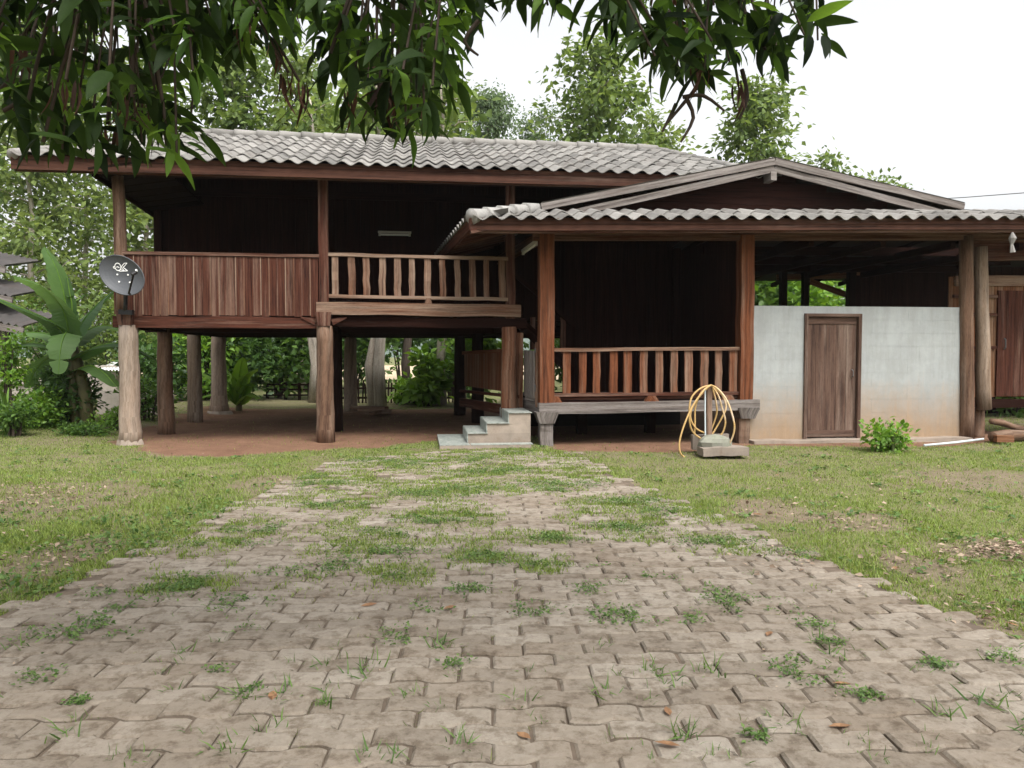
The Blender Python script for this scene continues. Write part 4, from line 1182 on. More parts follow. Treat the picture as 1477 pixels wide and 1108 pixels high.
# trunks seen under the floor
for i, (px_, Yd, r_, lab, grp) in enumerate(((539, 20.8, .13, 'grey trunk of the forked pair standing behind the house', None), (549, 20.6, .15, 'pale trunk of the forked pair standing behind the house', None),
                                   (637, 20.8, .13, 'pale slim trunk beside the dark back posts', None), (588, 25, .14, 'dark trunk at the picket fence beyond the house', None),
                                   (452, 22, .13, 'slim grey trunk just behind the second front post', None))):
    b = at(px_, 560, Yd)
    tree('teak_tree', (b.x, Yd, -.03), 8.5, 1.6, .62, .32, 'leaf_teak', lab, 'teak trees behind the house', 40 + i, limbs=10, per=3, dens=7, trunk_r=r_, bark='bark' if i != 3 else 'bark_dark', lean=.05)

# ------------------------------------------------------------------ shrubs
def shrub(name, base, rx, ry, h, leaf, n, mat, label, group, seed, tmpl=LEAF2, cat='shrub', z0=.0, stems=7, droop=-.1, bark='bark_dark', shell=.5):
    r = np.random.default_rng(seed); rs = random.Random(seed); base = Vector(base)
    t = thing(name, base, label, cat, group)
    mb = MB(); tips = []
    for i in range(stems):
        a = rs.uniform(0, 6.28); k = rs.uniform(.2, .85); hh = h * rs.uniform(.55, .9)
        tip = base + Vector((math.cos(a) * rx * k, math.sin(a) * ry * k, hh)); tips.append(tip)
        mb.tube([base + Vector((math.cos(a) * .08, math.sin(a) * .08, -.03)), base.lerp(tip, .5) + Vector((0, 0, .08 * h)), tip], [.02 + .008 * h, .014, .006], 5, False)
    nc = max(8, n // 45); C = []
    for i in range(nc):
        d = rand_dirs(1, r)[0]; k = (shell + (1 - shell) * rs.random()) ** .6 * rs.uniform(.55, 1.0)
        C.append((d[0] * rx * k, d[1] * ry * k, z0 + (h - z0) * (.5 + .5 * d[2] * k)))
    C = np.array(C); pick = r.integers(0, nc, n)
    cl = min(rx, ry, h) * .30
    off = r.normal(size=(n, 3)) * cl * np.array([1, 1, .75])
    pos = np.array(base) + C[pick] + off
    pos[:, 2] = np.maximum(pos[:, 2], base.z + .02)
    dd = off / (np.linalg.norm(off, axis=1, keepdims=True) + .01) + r.normal(size=(n, 3)) * .6 + np.array([0, 0, droop + .25])
    rot = frames(dd, r.normal(size=dd.shape) * .5 + np.array([0, 0, 1]))
    vv, ff = scatter(*tmpl, pos, rot, leaf * r.uniform(.6, 1.3, n))
    mb.build('stem', M[bark], t, True)
    fast('foliage', vv, ff, M[mat], t)
    return t
def shrub_px(px, py, Y, rpx, top, mat, n, leaf, label, seed, group='shrubs behind the house', **k):
    b = at(px, py, Y); rx = rpx * Y / F_PX
    return shrub(k.pop('nm', 'shrub'), (b.x, Y, max(b.z, -.02) if b.z > .3 else -.02), rx, k.pop('ry', rx * .8), zof(top, Y), leaf, n, M and mat, label, group, seed, **k)
shrub_px(330, 600, 22, 60, 440, 'leaf_dark', 2600, .22, 'dark leafy shrub behind the thick fluted back post', 61)
shrub_px(400, 600, 23.5, 65, 430, 'leaf_mid', 3000, .24, 'tall big-leaved shrub between the rail fence and the boarded balcony', 62)
shrub_px(430, 600, 30, 60, 480, 'leaf_bright', 2000, .24, 'mid green shrub beyond the rail fence', 63)
shrub_px(510, 600, 27, 55, 440, 'leaf_mid', 2400, .25, 'green shrub beside the pale back post', 64)
shrub_px(580, 600, 29, 50, 430, 'leaf_dark', 2400, .26, 'dark shrub behind the forked trunk pair', 65, z0=1.6)
shrub_px(615, 600, 20.5, 26, 505, 'leaf_bright', 520, .30, 'bright sapling with big leaves in front of the picket fence', 66, tmpl=LEAF4)
shrub_px(600, 600, 21.5, 34, 540, 'leaf_bright', 700, .20, 'low leafy weeds at the foot of the picket fence', 67)
shrub_px(655, 600, 24, 40, 440, 'leaf_dark', 1800, .24, 'dark shrub behind the dark back posts', 68)
shrub_px(690, 600, 20.5, 34, 450, 'leaf_bright', 1700, .20, 'bright green shrub glimpsed beside the porch side panel', 69)
shrub_px(290, 600, 21, 55, 455, 'leaf_bright', 1800, .2, 'green shrub behind the second and third side posts', 70)
shrub_px(225, 600, 20, 45, 480, 'leaf_dark', 1500, .18, 'dark shrub just behind the corner post', 71)
shrub_px(1150, 600, 22, 120, 350, 'leaf_bright', 4200, .26, 'bright green bush seen above the whitewashed wall through the store room', 72, z0=1.0)
shrub_px(1100, 600, 20.5, 60, 380, 'leaf_mid', 1900, .24, 'green bush at the rear opening beside the porch post', 73, z0=1.0)
shrub_px(830, 600, 21, 80, 430, 'leaf_mid', 1600, .22, 'green shrub glimpsed through the inner stair', 74)
shrub_px(1460, 640, 17.5, 60, 520, 'leaf_mid', 1200, .16, 'green shrub behind the raised plank partition', 75)
# left side growth
shrub_px(48, 640, 13.4, 42, 562, 'leaf_bright', 2600, .075, 'bright fine-leaved bush at the foot of the plaster wall', 76, 'shrubs beside the house')
shrub_px(100, 640, 13.9, 42, 520, 'leaf_dark', 2600, .11, 'dark tangled vine bush wrapped round the banana stems', 77, 'shrubs beside the house')
shrub_px(12, 640, 13.2, 26, 470, 'leaf_bright', 1500, .08, 'tall yellow green bush in front of the neighbouring house', 78, 'shrubs beside the house')
shrub_px(20, 640, 12.4, 26, 575, 'leaf_mid', 700, .08, 'low green herb clump before the bright bush', 79, 'shrubs beside the house')
shrub_px(120, 640, 12.9, 50, 612, 'leaf_mid', 1300, .06, 'low leafy ground herbs along the bank beside the corner post', 80, 'shrubs beside the house')
shrub_px(160, 636, 13.6, 24, 590, 'leaf_bright', 600, .07, 'small bright herb clump between banana stem and corner post', 81, 'shrubs beside the house')
shrub_px(215, 636, 15.5, 34, 540, 'leaf_mid', 900, .10, 'loose green herbs behind the corner post', 82, 'shrubs beside the house')
shrub_px(80, 600, 24, 75, 430, 'leaf_mid', 2600, .17, 'leafy thicket behind the big banana plant', 84, 'shrubs beside the house')
shrub_px(165, 600, 23, 60, 410, 'leaf_teak', 2400, .17, 'pale leafy thicket between banana plant and corner post', 85, 'shrubs beside the house')
shrub_px(250, 600, 25, 60, 400, 'leaf_teak', 2200, .17, 'pale thicket seen behind the side posts', 86, 'shrubs beside the house')
shrub_px(1281, 657, 10.9, 34, 606, 'leaf_bright', 520, .085, 'small bright green shrub on the lawn in front of the store room door', 83, 'shrubs on the lawn', tmpl=LEAF4, stems=6, bark='stem_green')

# ------------------------------------------------------------------ banana plants
def banana_leaf(pts, w, parent, mat, seed, fold=.25):
    rs = random.Random(seed); C = crv(pts, 9); n = len(C); vv, ff, uv = [], [], []
    Ls = []
    for i, p in enumerate(C):
        t = (C[min(i + 1, n - 1)] - C[max(i - 1, 0)]).normalized()
        side = t.cross(ZUP)
        if side.length < .2: side = Vector((1, 0, 0))
        side.normalize(); nr = side.cross(t)
        k = i / (n - 1)
        ww = w * (math.sin(math.pi * min(1, k * .93 + .07)) ** .55) * (1 if k < .97 else .5)
        if k < .08: ww *= k / .08
        for sg in (-1, 0, 1):
            j = rs.uniform(.82, 1.05) if sg else 0
            vv.append(p + side * sg * ww * j * .5 - (ZUP * abs(sg) * ww * fold * .5) + nr * 0)
    mb = MB(); mb.v = vv
    for i in range(n - 1):
        tear = rs.random() < .12
        for c_ in (0, 1):
            a = i * 3 + c_
            mb.f.append([a, a + 1, a + 4, a + 3]); mb.uv.append([(0, 0), (1, 0), (1, 1), (0, 1)])
    o_ = mb.build('leaf', mat, parent, False)
    rib = MB(); rib.tube([p + ZUP * .004 for p in C], [.018 * (1 - .8 * i / n) for i in range(n)], 5, False); rib.build('midrib', M['leaf_bright'], o_)
bY = 13.8
ban = thing('banana_plant', G(128, 622), 'big banana plant with broad arching leaves between the neighbouring house and corner post', 'banana plant')
for (x, r_) in ((128, .13), (112, .10)):
    MB().tube([at(x, 628, bY), at(x - 6, 560, bY), at(103, 490, bY)], [r_, r_ * .8, r_ * .45], 10, True, .06).build('stem', M['banana_stem'], ban, True)
def bp(*a): return [at(x, y, bY + d) for x, y, d in a]
BL = [(bp((101, 490, 0), (90, 445, -.2), (58, 412, -.5), (19, 398, -.8)), .50), (bp((101, 480, 0), (92, 425, .05), (80, 385, .1), (64, 356, .15)), .40),
      (bp((101, 495, 0), (80, 468, -.3), (40, 448, -.6), (-10, 428, -.9)), .48), (bp((100, 500, 0), (75, 484, .2), (40, 480, .5), (8, 486, .8)), .42),
      (bp((100, 510, 0), (75, 500, -.2), (45, 495, -.4), (14, 500, -.5)), .40), (bp((105, 490, 0), (122, 460, .2), (145, 435, .4), (166, 418, .5)), .46),
      (bp((106, 520, 0), (140, 500, -.2), (180, 497, -.1), (228, 520, .2)), .42), (bp((108, 535, 0), (130, 528, -.3), (150, 538, -.5), (168, 558, -.6)), .36),
      (bp((101, 500, 0), (96, 480, -.5), (88, 500, -.8), (84, 540, -.9)), .40), (bp((102, 490, 0), (104, 445, 0), (100, 420, 0), (97, 400, .0)), .14),
      (bp((104, 500, 0), (120, 480, .5), (150, 470, .9), (190, 480, 1.2)), .42), (bp((100, 500, .1), (70, 515, .5), (50, 535, .7), (40, 560, .8)), .34)]
for i, (pp, w) in enumerate(BL): banana_leaf(pp, w * 1.25, ban, M['leaf_banana'], 100 + i)
b2 = thing('banana_plant', G(345, 596), 'young bright banana shoots growing behind the thick back posts', 'banana plant')
bY = 18.6
MB().tube([at(345, 600, bY), at(344, 570, bY)], [.09, .06], 8).build('stem', M['banana_stem'], b2, True)
for i, (tx, ty, mx, my) in enumerate(((372, 532, 352, 545), (368, 556, 356, 556), (318, 526, 336, 545), (300, 545, 330, 552), (350, 515, 346, 540), (262, 525, 310, 548), (285, 575, 320, 566), (375, 575, 360, 568))):
    banana_leaf([at(344, 585, bY), at(mx, my, bY - .2), at(tx, ty, bY - .3)], .4, b2, M['leaf_bright'], 130 + i)
# spiky plant at the left edge
sp = thing('spiky_plant', G(10, 632), 'spiky long-leaved rosette plant at the foot of the plaster wall', 'plant')
c = G(10, 632); r_ = random.Random(3)
for i in range(16):
    a = r_.uniform(0, 6.28); k = r_.uniform(.15, .5); h = r_.uniform(.5, .85)
    banana_leaf([c, c + Vector((math.cos(a) * k * .4, math.sin(a) * k * .4, h * .7)), c + Vector((math.cos(a) * k, math.sin(a) * k, h))], .045, sp, M['leaf_mid'], 160 + i)

# ------------------------------------------------------------------ neighbour's buildings and fences
nb = thing('neighbour_house', at(-60, 600, 20), 'neighbouring house with stacked grey corrugated roofs behind the banana plant', 'house')
def roof_sheet(p, q, back, nm, par, mat, n=14): sheet(p, q, back, n, .035, mat, par, nm)
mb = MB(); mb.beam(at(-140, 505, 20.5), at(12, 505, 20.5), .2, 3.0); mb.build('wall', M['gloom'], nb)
for (x0, y0, x1, y1, Y0, up_) in ((-160, 362, 8, 384, 20, .30), (-160, 404, 18, 428, 19.2, .30), (-160, 446, 34, 472, 18.6, .34)):
    a, b = at(x0, y0 - 12, Y0), at(x1, y1, Y0)
    sheet(a + Vector((0, 1.6, up_)), a, b - a, 18, .04, M['iron_roof'], nb, 'roof')
    mb = MB(); mb.beam(a - ZUP * .1, b - ZUP * .1, .04, .16); mb.build('fascia', M['wood_grey'], nb)
for px_ in (-60, 5):
    mb = MB(); mb.beam(at(px_, 600, 19.2), at(px_, 460, 19.2), .14, .14, up=V); mb.build('post', M['wood_grey'], nb)
sm = thing('small_shed', at(158, 590, 22), 'small shed with pale corrugated roof glimpsed beside the corner post', 'shed')
mb = MB(); mb.beam(at(138, 565, 22.2), at(178, 565, 22.2), .8, 1.5); mb.build('wall', M['plaster'], sm)
a, b = at(140, 534, 21.6), at(178, 534, 21.6)
sheet(a + Vector((.1, 1.2, .30)), a, b - a, 8, .03, M['iron_pale'], sm, 'roof')
pw_ = thing('plaster_wall', at(60, 620, 15.2), 'low grey plaster garden wall behind the bushes', 'wall')
mb = MB(); mb.beam(at(-200, 590, 15), at(66, 590, 15.6), .16, 1.05, seg=6, jit=.006); mb.build('wall_panel', M['plaster'], pw_)
mb = MB(); mb.beam(at(-200, 552, 15), at(66, 552, 15.6), .24, .09, seg=6, jit=.004); mb.build('coping', M['plaster'], pw_)
mb = MB(); mb.beam(at(140, 592, 16.2), at(250, 592, 16.9), .16, .85, seg=5, jit=.006); mb.build('wall_panel', M['plaster'], pw_)
pf = thing('picket_fence', at(560, 583, 21.8), 'dark rustic picket fence beyond the raised floor', 'fence')
rf_ = random.Random(5)
for i in range(36):
    px_ = 476 + i * 5.2
    Y = 21.8
    b = at(px_, 580, Y); h = zof(551 + rf_.uniform(-5, 6), Y)
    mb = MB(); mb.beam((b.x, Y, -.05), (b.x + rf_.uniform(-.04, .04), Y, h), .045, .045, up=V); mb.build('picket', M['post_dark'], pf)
for py_ in (560, 574):
    mb = MB(); mb.beam(at(474, py_, 21.85), at(665, py_, 21.85), .03, .05); mb.build('rail', M['post_dark'], pf)
rl = thing('rail_fence', at(420, 583, 23), 'rustic horizontal rail fence seen left of the second front post', 'fence')
for px_ in (386, 412, 432, 446, 458):
    b = at(px_, 580, 23); mb = MB(); mb.beam((b.x, 23, -.05), (b.x, 23, zof(552, 23)), .08, .08, up=V); mb.build('post', M['post_dark'], rl)
for py_ in (555, 562, 570, 578):
    mb = MB(); mb.beam(at(380, py_, 22.95), at(470, py_, 22.95), .03, .05); mb.build('rail', M['post_dark'], rl)

# ------------------------------------------------------------------ grass, weeds, litter
N = 1250000
u_ = rng.random(N)
ys = 2.3 * (20.0 / 2.3) ** u_
xs = (rng.random(N) * 2 - 1) * (ys * .70 + .4)
gm = grass_mask(xs, ys)
lawnside = ~inpoly(xs, ys, PATH)
keep = rng.random(N) < gm * np.clip(.35 + ys * .06, 0, 1) * np.where(ys > 14, .5, 1)
xs, ys, gm, lawnside = xs[keep], ys[keep], gm[keep], lawnside[keep]
n = len(xs)
hgt = rng.uniform(.010, .030, n) * (1 + .9 * np.clip(fnoise(xs, ys, 1.7, 71) - .5, 0, 1) * 2) * np.where(lawnside, 1.0, .75)
hgt *= np.where((xs < -2.2) & (ys < 9) & lawnside, 1.5, 1)
az = rng.random(n) * 6.283
lean = rng.uniform(.2, 1.7, n)
wd = rng.uniform(.0022, .0048, n) * (1 + ys * .05)
px_, py_ = np.cos(az) * wd, np.sin(az) * wd
z0_ = gz(xs, ys) * lawnside
a3 = np.stack([xs - px_, ys - py_, z0_ - .01], -1); b3 = np.stack([xs + px_, ys + py_, z0_ - .01], -1)
t3 = np.stack([xs - np.sin(az) * hgt * lean, ys + np.cos(az) * hgt * lean, z0_ + hgt], -1)
tag(fast('grass', np.stack([a3, b3, t3], 1).reshape(-1, 3), np.arange(3 * n).reshape(-1, 3), M['grass']), 'short patchy lawn grass around the paving', kind='stuff')
print('grass blades', n)
# creeping weeds in the paving
P = []; r = np.random.default_rng(5)
for (cx_, cy_, rx, ry) in CLOVER + [(a + r.uniform(-40, 40), b + r.uniform(-4, 8), r.uniform(20, 70), r.uniform(3, 7)) for a, b, *_ in GRASS_SPOTS * 2]:
    c = G(cx_, cy_); ax = (G(cx_ + rx, cy_).x - c.x); by = abs(G(cx_, cy_ - ry).y - c.y)
    nn = int(np.clip(ax * by * 24000, 200, 3200))
    q = r.normal(size=(nn, 2)) * .62
    k = np.hypot(q[:, 0], q[:, 1]); q = q[k < 1.5]
    x, y = c.x + q[:, 0] * ax, c.y + q[:, 1] * by
    kp = (fnoise(x, y, 7, 81) > .47) & (r.random(len(x)) < .8)
    x, y = x[kp], y[kp]
    P.append(np.stack([x, y, r.uniform(-.004, .022, len(x))], -1))
P = np.concatenate(P); n = len(P)
dd = r.normal(size=(n, 3)) * np.array([1, 1, .35]) + np.array([0, 0, .35])
w1 = scatter(*LEAF2, P, frames(dd, r.normal(size=(n, 3)) * .4 + np.array([0, 0, 1])), r.uniform(.010, .026, n))
T = []; D = []; L_ = []
allt = TUFTS + [(r.uniform(0, 1477), r.uniform(800, 1105)) for _ in range(70)] + [(r.uniform(300, 1100), r.uniform(700, 800)) for _ in range(60)]
for i, (tx, ty) in enumerate(allt):
    c = G(tx, ty); big = i < len(TUFTS); nn = r.integers(14, 30) if big else r.integers(4, 12)
    sp_ = .035 if big else .02
    T.append(np.stack([c.x + r.normal(size=nn) * sp_, c.y + r.normal(size=nn) * sp_, np.zeros(nn) - .008], -1))
    d = r.normal(size=(nn, 3)) * np.array([.7, .7, .3]) + np.array([0, 0, .75]); D.append(d)
    L_.append(r.uniform(.03, .095 if big else .055, nn))
T, D, L_ = map(np.concatenate, (T, D, L_))
BL3 = ([(-.04, 0, 0), (.04, 0, 0), (.035, .55, -.03), (-.035, .55, -.03), (0, 1, -.22)], [(0, 1, 2), (0, 2, 3), (3, 2, 4)])
w2 = scatter(*BL3, T, frames(D, r.normal(size=D.shape) * .6 + np.array([0, 0, 1])), L_)
# taller weeds along the left edge of the lawn
nn = 3600
ex, ey = G(0, 880), G(330, 735)
k = r.random(nn); x = ex.x + (ex.y * 0) + (ey.x - ex.x) * k - np.abs(r.normal(size=nn)) * 1.3 + .1; y = ex.y + (ey.y - ex.y) * k + r.normal(size=nn) * .35
kp = fnoise(x, y, 2.2, 91) > .52; x, y = x[kp], y[kp]; nn = len(x)
dd = r.normal(size=(nn, 3)) * np.array([.8, .8, .3]) + np.array([0, 0, .6])
w3 = scatter(*LEAF2, np.stack([x, y, gz(x, y) + r.uniform(0, .07, nn)], -1), frames(dd, r.normal(size=(nn, 3)) * .5 + np.array([0, 0, 1])), r.uniform(.018, .05, nn))
# broad-leaved rosettes in the lawn
X4, D4 = [], []
for _ in range(420):
    yy = 3.2 * (11.5 / 3.2) ** r.random(); xx = (r.random() * 2 - 1) * yy * .68
    if inpoly(np.array([xx]), np.array([yy]), PATH)[0] or red_mask(np.array([xx]), np.array([yy]))[0] > .5: continue
    m_ = r.integers(5, 14); a_ = r.random(m_) * 6.28
    X4.append(np.stack([xx + r.normal(size=m_) * .035, yy + r.normal(size=m_) * .035, np.full(m_, float(gz(np.array([xx]), np.array([yy]))[0])) + r.uniform(.0, .03, m_)], -1))
    D4.append(np.stack([np.cos(a_), np.sin(a_), r.uniform(.1, .7, m_)], -1))
X4, D4 = np.concatenate(X4), np.concatenate(D4)
w4 = scatter(*LEAF2, X4, frames(D4, r.normal(size=D4.shape) * .4 + np.array([0, 0, 1])), r.uniform(.025, .06, len(X4)))
vv, ff = join([w1, w2, w3, w4])
tag(fast('weeds', vv, ff, M['weed']), 'creeping weeds and grass tufts growing in the paving joints', kind='stuff')
jx, jy = [], []
for i in ok:
    c, ph = slots[i]
    if r.random() > .42: continue
    m_ = r.integers(2, 9); k_ = r.random(m_)
    if r.random() < .6:
        ax_ = (k_ * .5 + r.random() * .5 - .5) * PL; bx_ = np.full(m_, PW / 2) + np.array([wave(q_ + PL / 2 + (PL / 2 if ph else 0)) for q_ in ax_])
    else:
        ax_ = np.full(m_, PL / 2); bx_ = (k_ - .5) * PW
    jx.append(c.x + ax_ * pu.x + bx_ * pw.x + r.normal(size=m_) * .003); jy.append(c.y + ax_ * pu.y + bx_ * pw.y + r.normal(size=m_) * .003)
jx, jy = np.concatenate(jx), np.concatenate(jy); n = len(jx)
dd = r.normal(size=(n, 3)) * np.array([1, 1, .4]) + np.array([0, 0, .6])
vv, ff = scatter(*BL3, np.stack([jx, jy, np.full(n, -.009)], -1), frames(dd, r.normal(size=(n, 3)) * .6 + np.array([0, 0, 1])), r.uniform(.012, .045, n))
tag(fast('joint_grass', vv, ff, M['joint_grass']), 'thin blades and dead stems growing in lines along the paving joints', kind='stuff')
# dry leaves and litter on the lawn
LP = []
for (cx_, cy_, rx, ry, nn) in ((1440, 792, 70, 14, 320), (60, 715, 120, 20, 300), (1240, 752, 60, 16, 90), (1110, 735, 70, 16, 60), (1330, 815, 90, 25, 80), (80, 800, 80, 40, 140), (1300, 700, 200, 40, 110), (300, 680, 200, 26, 120), (1120, 810, 60, 20, 40), (740, 850, 700, 120, 260), (1420, 880, 70, 25, 60)):
    q = r.normal(size=(nn, 2)) * .55
    for a, b in q:
        g_ = G(cx_ + a * rx, max(655, cy_ + b * ry)); LP.append((g_.x, g_.y, .012 if cy_ != 850 else .004))
LP = np.array(LP); n = len(LP)
dd = r.normal(size=(n, 3)) * np.array([1, 1, .12])
vv, ff = scatter(*LEAF2, LP, frames(dd, r.normal(size=(n, 3)) * .3 + np.array([0, 0, 1])), r.uniform(.012, .06, n) * np.where(LP[:, 2] < .01, .35, 1))
tag(fast('leaf_litter', vv, ff, M['litter']), 'dry brown leaf litter strewn over lawn and paving', kind='stuff')
for i, (fx, fy) in enumerate(((966, 1034), (982, 1078), (1112, 912), (745, 1058), (520, 876), (392, 1012), (1228, 988), (1290, 818), (1085, 742), (640, 880), (1470, 905), (1228, 1048), (1120, 685))):
    g_ = G(fx, fy); s = .07 + .03 * ((i * 37) % 10) / 10
    mb = MB(); a = i * 1.3
    pts = [Vector(p) for p in [(0, 0, .0), (-.20, .35, .05), (-.18, .65, .07), (0, 1, .02), (.18, .65, .03), (.2, .35, .01), (0, .5, -.02)]]
    Rm = Matrix.Translation(g_ + ZUP * .006) @ Matrix.Rotation(a, 4, 'Z') @ Matrix.Scale(s, 4)
    for f in LEAF4[1]: mb.poly([Rm @ pts[j] for j in f])
    tag(mb.build('fallen_leaf', M['fallen']), 'single orange brown fallen leaf lying flat on paving or lawn', 'leaf', 'fallen leaves')

# ------------------------------------------------------------------ mango tree overhanging the path
mango = thing('mango_tree', (-2.9, 1.2, 0), 'mango tree whose drooping leafy branches hang over the path and roof view', 'tree')
tb = MB()
tb.tube([(-2.9, 1.2, -.05), (-2.85, 1.2, .8), (-2.8, 1.25, 1.7), (-2.6, 1.35, 2.5), (-2.3, 1.5, 3.2), (-1.8, 1.8, 3.8)], [.22, .18, .165, .15, .13, .10], 12, True, .04)
tb.build('trunk', M['bark_dark'], mango, True)
MA = Vector((-2.3, 1.5, 3.2))
def mango_leaf_mesh(curl, wmul, name, mat):
    n = 7; vv, ff = [], []
    for i in range(n + 1):
        k = i / n
        w = .138 * wmul * (math.sin(math.pi * min(1, k ** .85)) ** .8) if 0 < i < n else (.006 if i == 0 else .0)
        y = k; z = -curl * k * k
        wv = .012 * math.sin(k * 14 + curl * 9)
        vv += [(-w, y, z + w * .45 + wv), (0, y, z), (w, y, z + w * .45 - wv)]
    for i in range(n):
        a = i * 3
        ff += [[a, a + 1, a + 4, a + 3], [a + 1, a + 2, a + 5, a + 4]]
    me = _mesh(name, vv, ff, None, True); me.materials.append(mat)
    return me
ml = [mango_leaf_mesh(c, w, 'leaf', M['leaf_mango']) for c, w in ((.1, 1.0), (.3, .9), (.5, 1.1), (.2, 1.15))]
my = [mango_leaf_mesh(c, w, 'leaf', M['leaf_mango_young']) for c, w in ((.15, .85), (.35, .95))]
md = [mango_leaf_mesh(c, w, 'leaf', M['leaf_dead']) for c, w in ((.6, .45), (.9, .4), (.3, .5))]
# whorl positions, by where they hang: (x, y, distance, spread)
WH = []
rs = random.Random(21)
def fill(n, x0, x1, y0, y1, Y0, Y1, low=None):
    k = 0
    while k < n:
        x, y = rs.uniform(x0, x1), rs.uniform(y0, y1)
        if low and y > low(x) - 40: continue
        WH.append((x, y, rs.uniform(Y0, Y1))); k += 1
def env(x):
    pts = [(-40, 200), (60, 205), (130, 215), (220, 235), (262, 235), (290, 105), (360, 110), (420, 118), (470, 130), (520, 165), (570, 200), (610, 195), (650, 150), (690, 80), (720, 60), (760, 60), (850, 62), (880, 110), (940, 135), (1010, 160), (1080, 150), (1130, 125), (1190, 95), (1215, 60)]
    for (a, b), (c, d) in zip(pts[:-1], pts[1:]):
        if a <= x <= c: return b + (d - b) * (x - a) / (c - a)
    return 60
fill(120, -40, 670, -60, 200, 2.2, 4.2, env)
fill(34, -40, 620, -70, 60, 2.4, 4.2)
fill(56, 850, 1190, -60, 120, 2.4, 4.0, env)
fill(11, 730, 860, -70, 10, 2.6, 3.4)
fill(24, -60, 1200, -230, -60, 2.0, 4.2)
WH += [(x, y, rs.uniform(2.4, 3.2)) for x, y in ((35, 185), (62, 205), (100, 195), (130, 205), (158, 180), (205, 205), (240, 212), (255, 225), (275, 185), (215, 175), (90, 215), (185, 195), (235, 180), (505, 140), (540, 168), (568, 182), (598, 182), (612, 160), (585, 190), (650, 125), (688, 45), (20, 160), (80, 140), (185, 150), (555, 150))]
WH += [(40, 150, 2.5), (110, 165, 2.7), (195, 170, 2.6), (240, 185, 2.6), (160, 120, 2.9), (560, 165, 2.7), (590, 160, 2.9), (530, 120, 3.0), (1120, 70, 2.7), (1160, 50, 2.9), (930, 85, 2.8), (1000, 100, 2.9), (790, 8, 2.6), (480, 90, 2.6), (350, 60, 2.6), (280, 50, 2.5)]
leaves = []; twigs = MB()
limbs_ = []
for k, (lx, ly, lY) in enumerate(((80, -160, 3.2), (330, -150, 3.2), (560, -120, 3.3), (800, -190, 3.2), (1010, -130, 3.3), (1180, -170, 3.3), (180, -260, 2.4), (600, -330, 2.4))):
    e = at(lx, ly, lY); limbs_.append(e)
    m1 = MA.lerp(e, .5) + Vector((0, 0, .35))
    twigs.tube(crv([MA, m1, e], 4), [.055 - .004 * i for i in range(9)], 7, False)
for (x, y, Yd) in WH:
    c = at(x, y, Yd)
    e = min(limbs_, key=lambda q: (q - c).length)
    mid = c.lerp(e, .5) + Vector((rs.uniform(-.1, .1), rs.uniform(-.1, .1), .10))
    twigs.tube(crv([c, c.lerp(mid, .45) + ZUP * .05, mid, e], 3),   .004 if rs.random() < .8 else .006, 5, False)
    young = rs.random() < .28; dead = rs.random() < .015  # young marks whorls that get the bright, backlit-looking leaf colour
    nl = rs.randint(7, 13)
    for i in range(nl):
        a = i * 2.4 + rs.uniform(-.4, .4)
        el = rs.uniform(-1.3, .45)
        d = Vector((math.cos(a) * math.cos(el), math.sin(a) * math.cos(el), math.sin(el)))
        p = c + ZUP * rs.uniform(-.02, .14) + Vector((rs.uniform(-.03, .03), rs.uniform(-.03, .03), 0))
        L = rs.uniform(.085, .165) * (1.0 if not young else .85)
        me = rs.choice(md if dead else my if (young or rs.random() < .08) else ml)
        leaves.append((p, d, L, me, a))
for (x, y, Yd, n) in ((95, 115, 2.4, 6), (190, 140, 2.5, 6), (416, 105, 2.6, 7), (432, 118, 2.6, 6), (506, 130, 2.7, 7), (600, 150, 2.7, 4), (1010, 90, 2.7, 6), (355, 20, 2.7, 6), (525, 40, 2.8, 8), (400, 60, 2.9, 6), (960, 40, 2.9, 6), (1065, 120, 2.8, 5), (30, 60, 2.7, 4), (155, 180, 2.6, 5), (990, 10, 2.7, 6)):
    c = at(x, y, Yd)
    e = min(limbs_, key=lambda q: (q - c).length)
    twigs.tube(crv([c, c.lerp(e, .4) + ZUP * .04, e], 3), .005, 5, False)
    for i in range(n):
        a = i * 2.4; d = Vector((math.cos(a) * .28, math.sin(a) * .28, -1)).normalized()
        leaves.append((c + Vector((rs.uniform(-.03, .03), rs.uniform(-.03, .03), 0)), d, rs.uniform(.07, .13), rs.choice(md), a))
# bare dead twigs
for pts in (((1010, 120), (985, 150), (962, 178)), ((990, 142), (1000, 170), (982, 205)), ((985, 140), (1015, 138), (1045, 160)), ((1070, 100), (1078, 140), (1066, 172)), ((975, 150), (968, 165), (955, 190)), ((0, 130), (30, 95), (20, 60)), ((5, 160), (40, 140), (75, 120)), ((690, 30), (670, 60), (690, 80))):
    twigs.tube(crv([at(x, y, 2.75) for x, y in pts], 3), [.008, .008, .007, .007, .006, .005, .004], 5, False)
twigs.build('branches', M['bark_dark'], mango, True)['kind'] = 'stuff'
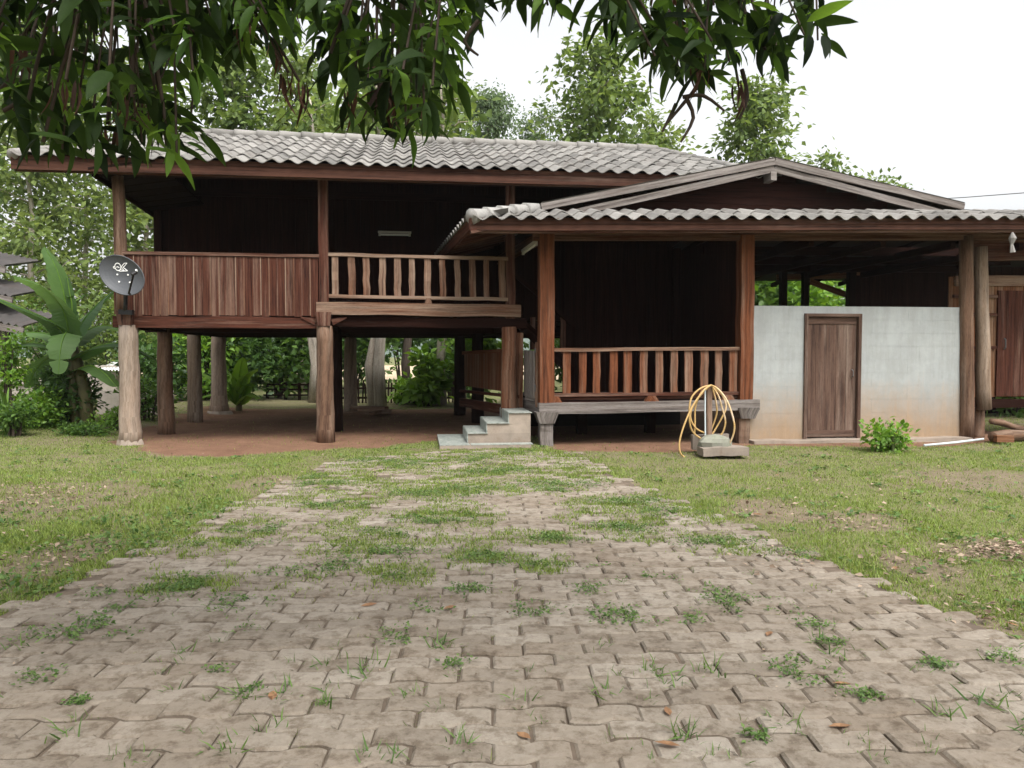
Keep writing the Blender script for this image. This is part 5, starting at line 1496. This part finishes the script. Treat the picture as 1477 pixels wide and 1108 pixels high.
# unseen canopy further up and behind, added for its shade: one mass
r = np.random.default_rng(9); n = 5200
cc = np.stack([r.uniform(-6.5, 3.5, n), r.uniform(-4.5, 4.6, n), r.uniform(3.3, 5.6, n)], -1)
kp = (cc[:, 2] - CAM_H) > cc[:, 1] * .56 + .35
cc = cc[kp]; n = len(cc)
dd = r.normal(size=(n, 3)) + np.array([0, 0, -1.0])
vv, ff = scatter(*LEAF2, cc, frames(dd, r.normal(size=(n, 3))), r.uniform(.16, .26, n))
o = fast('upper_crown', vv, ff, M['leaf_mango'], mango); o['kind'] = 'stuff'
def leaf_matrix(p, d, L, roll):
    d = d.normalized(); h = Vector((math.cos(roll), math.sin(roll), .8))
    x = d.cross(h).normalized(); z = x.cross(d)
    return Matrix(((x.x * L, d.x * L, z.x * L, p.x), (x.y * L, d.y * L, z.y * L, p.y), (x.z * L, d.z * L, z.z * L, p.z), (0, 0, 0, 1)))
def in_frame(l):
    p = l[0] + l[1] * l[2] * .6
    return (p.z - CAM_H) / max(p.y, .1) < .455 and abs(p.x) < p.y * .66
leaves.sort(key=lambda l: (not in_frame(l), -l[2] / l[0].y))
restl = {}
for i, (p, d, L, me, a) in enumerate(leaves):
    m4 = leaf_matrix(p, d, L, a + .5)
    if i < 300: link('leaf', me, None, mango, m4)
    else: restl.setdefault(me.materials[0].name, []).append((m4, me))
for mn, lst in restl.items():
    vv, ff = [], []
    for m4, me in lst:
        n0 = len(vv); vv += [m4 @ v.co for v in me.vertices]; ff += [[i + n0 for i in p_.vertices] for p_ in me.polygons]
    o = link('foliage', _mesh('foliage', vv, ff, None, True), bpy.data.materials[mn], mango); o['kind'] = 'stuff'
print('mango leaves', len(leaves), 'pavers', len(ok), 'tiles', cnt, len(extra))

# ------------------------------------------------------------------ humid air
hb = MB()
x0, x1, y0, y1, z0, z1 = -430, 430, -20, 540, -3, 34
c8 = [(x0, y0, z0), (x1, y0, z0), (x1, y1, z0), (x0, y1, z0), (x0, y0, z1), (x1, y0, z1), (x1, y1, z1), (x0, y1, z1)]
for f in ((3, 2, 1, 0), (4, 5, 6, 7), (0, 1, 5, 4), (1, 2, 6, 5), (2, 3, 7, 6), (3, 0, 4, 7)):
    hb.poly([c8[i] for i in f])
hm = bpy.data.materials.new('humid_air'); hm.use_nodes = True
hn = hm.node_tree.nodes; hn.clear()
ho = hn.new('ShaderNodeOutputMaterial'); hv = hn.new('ShaderNodeVolumePrincipled')
hv.inputs['Density'].default_value = .0004
hv.inputs['Color'].default_value = (.93, .95, .96, 1)
hv.inputs['Anisotropy'].default_value = .2
hm.node_tree.links.new(hv.outputs[0], ho.inputs['Volume'])
tag(hb.build('haze', hm), 'thin humid haze over the yard and the far trees', kind='stuff')
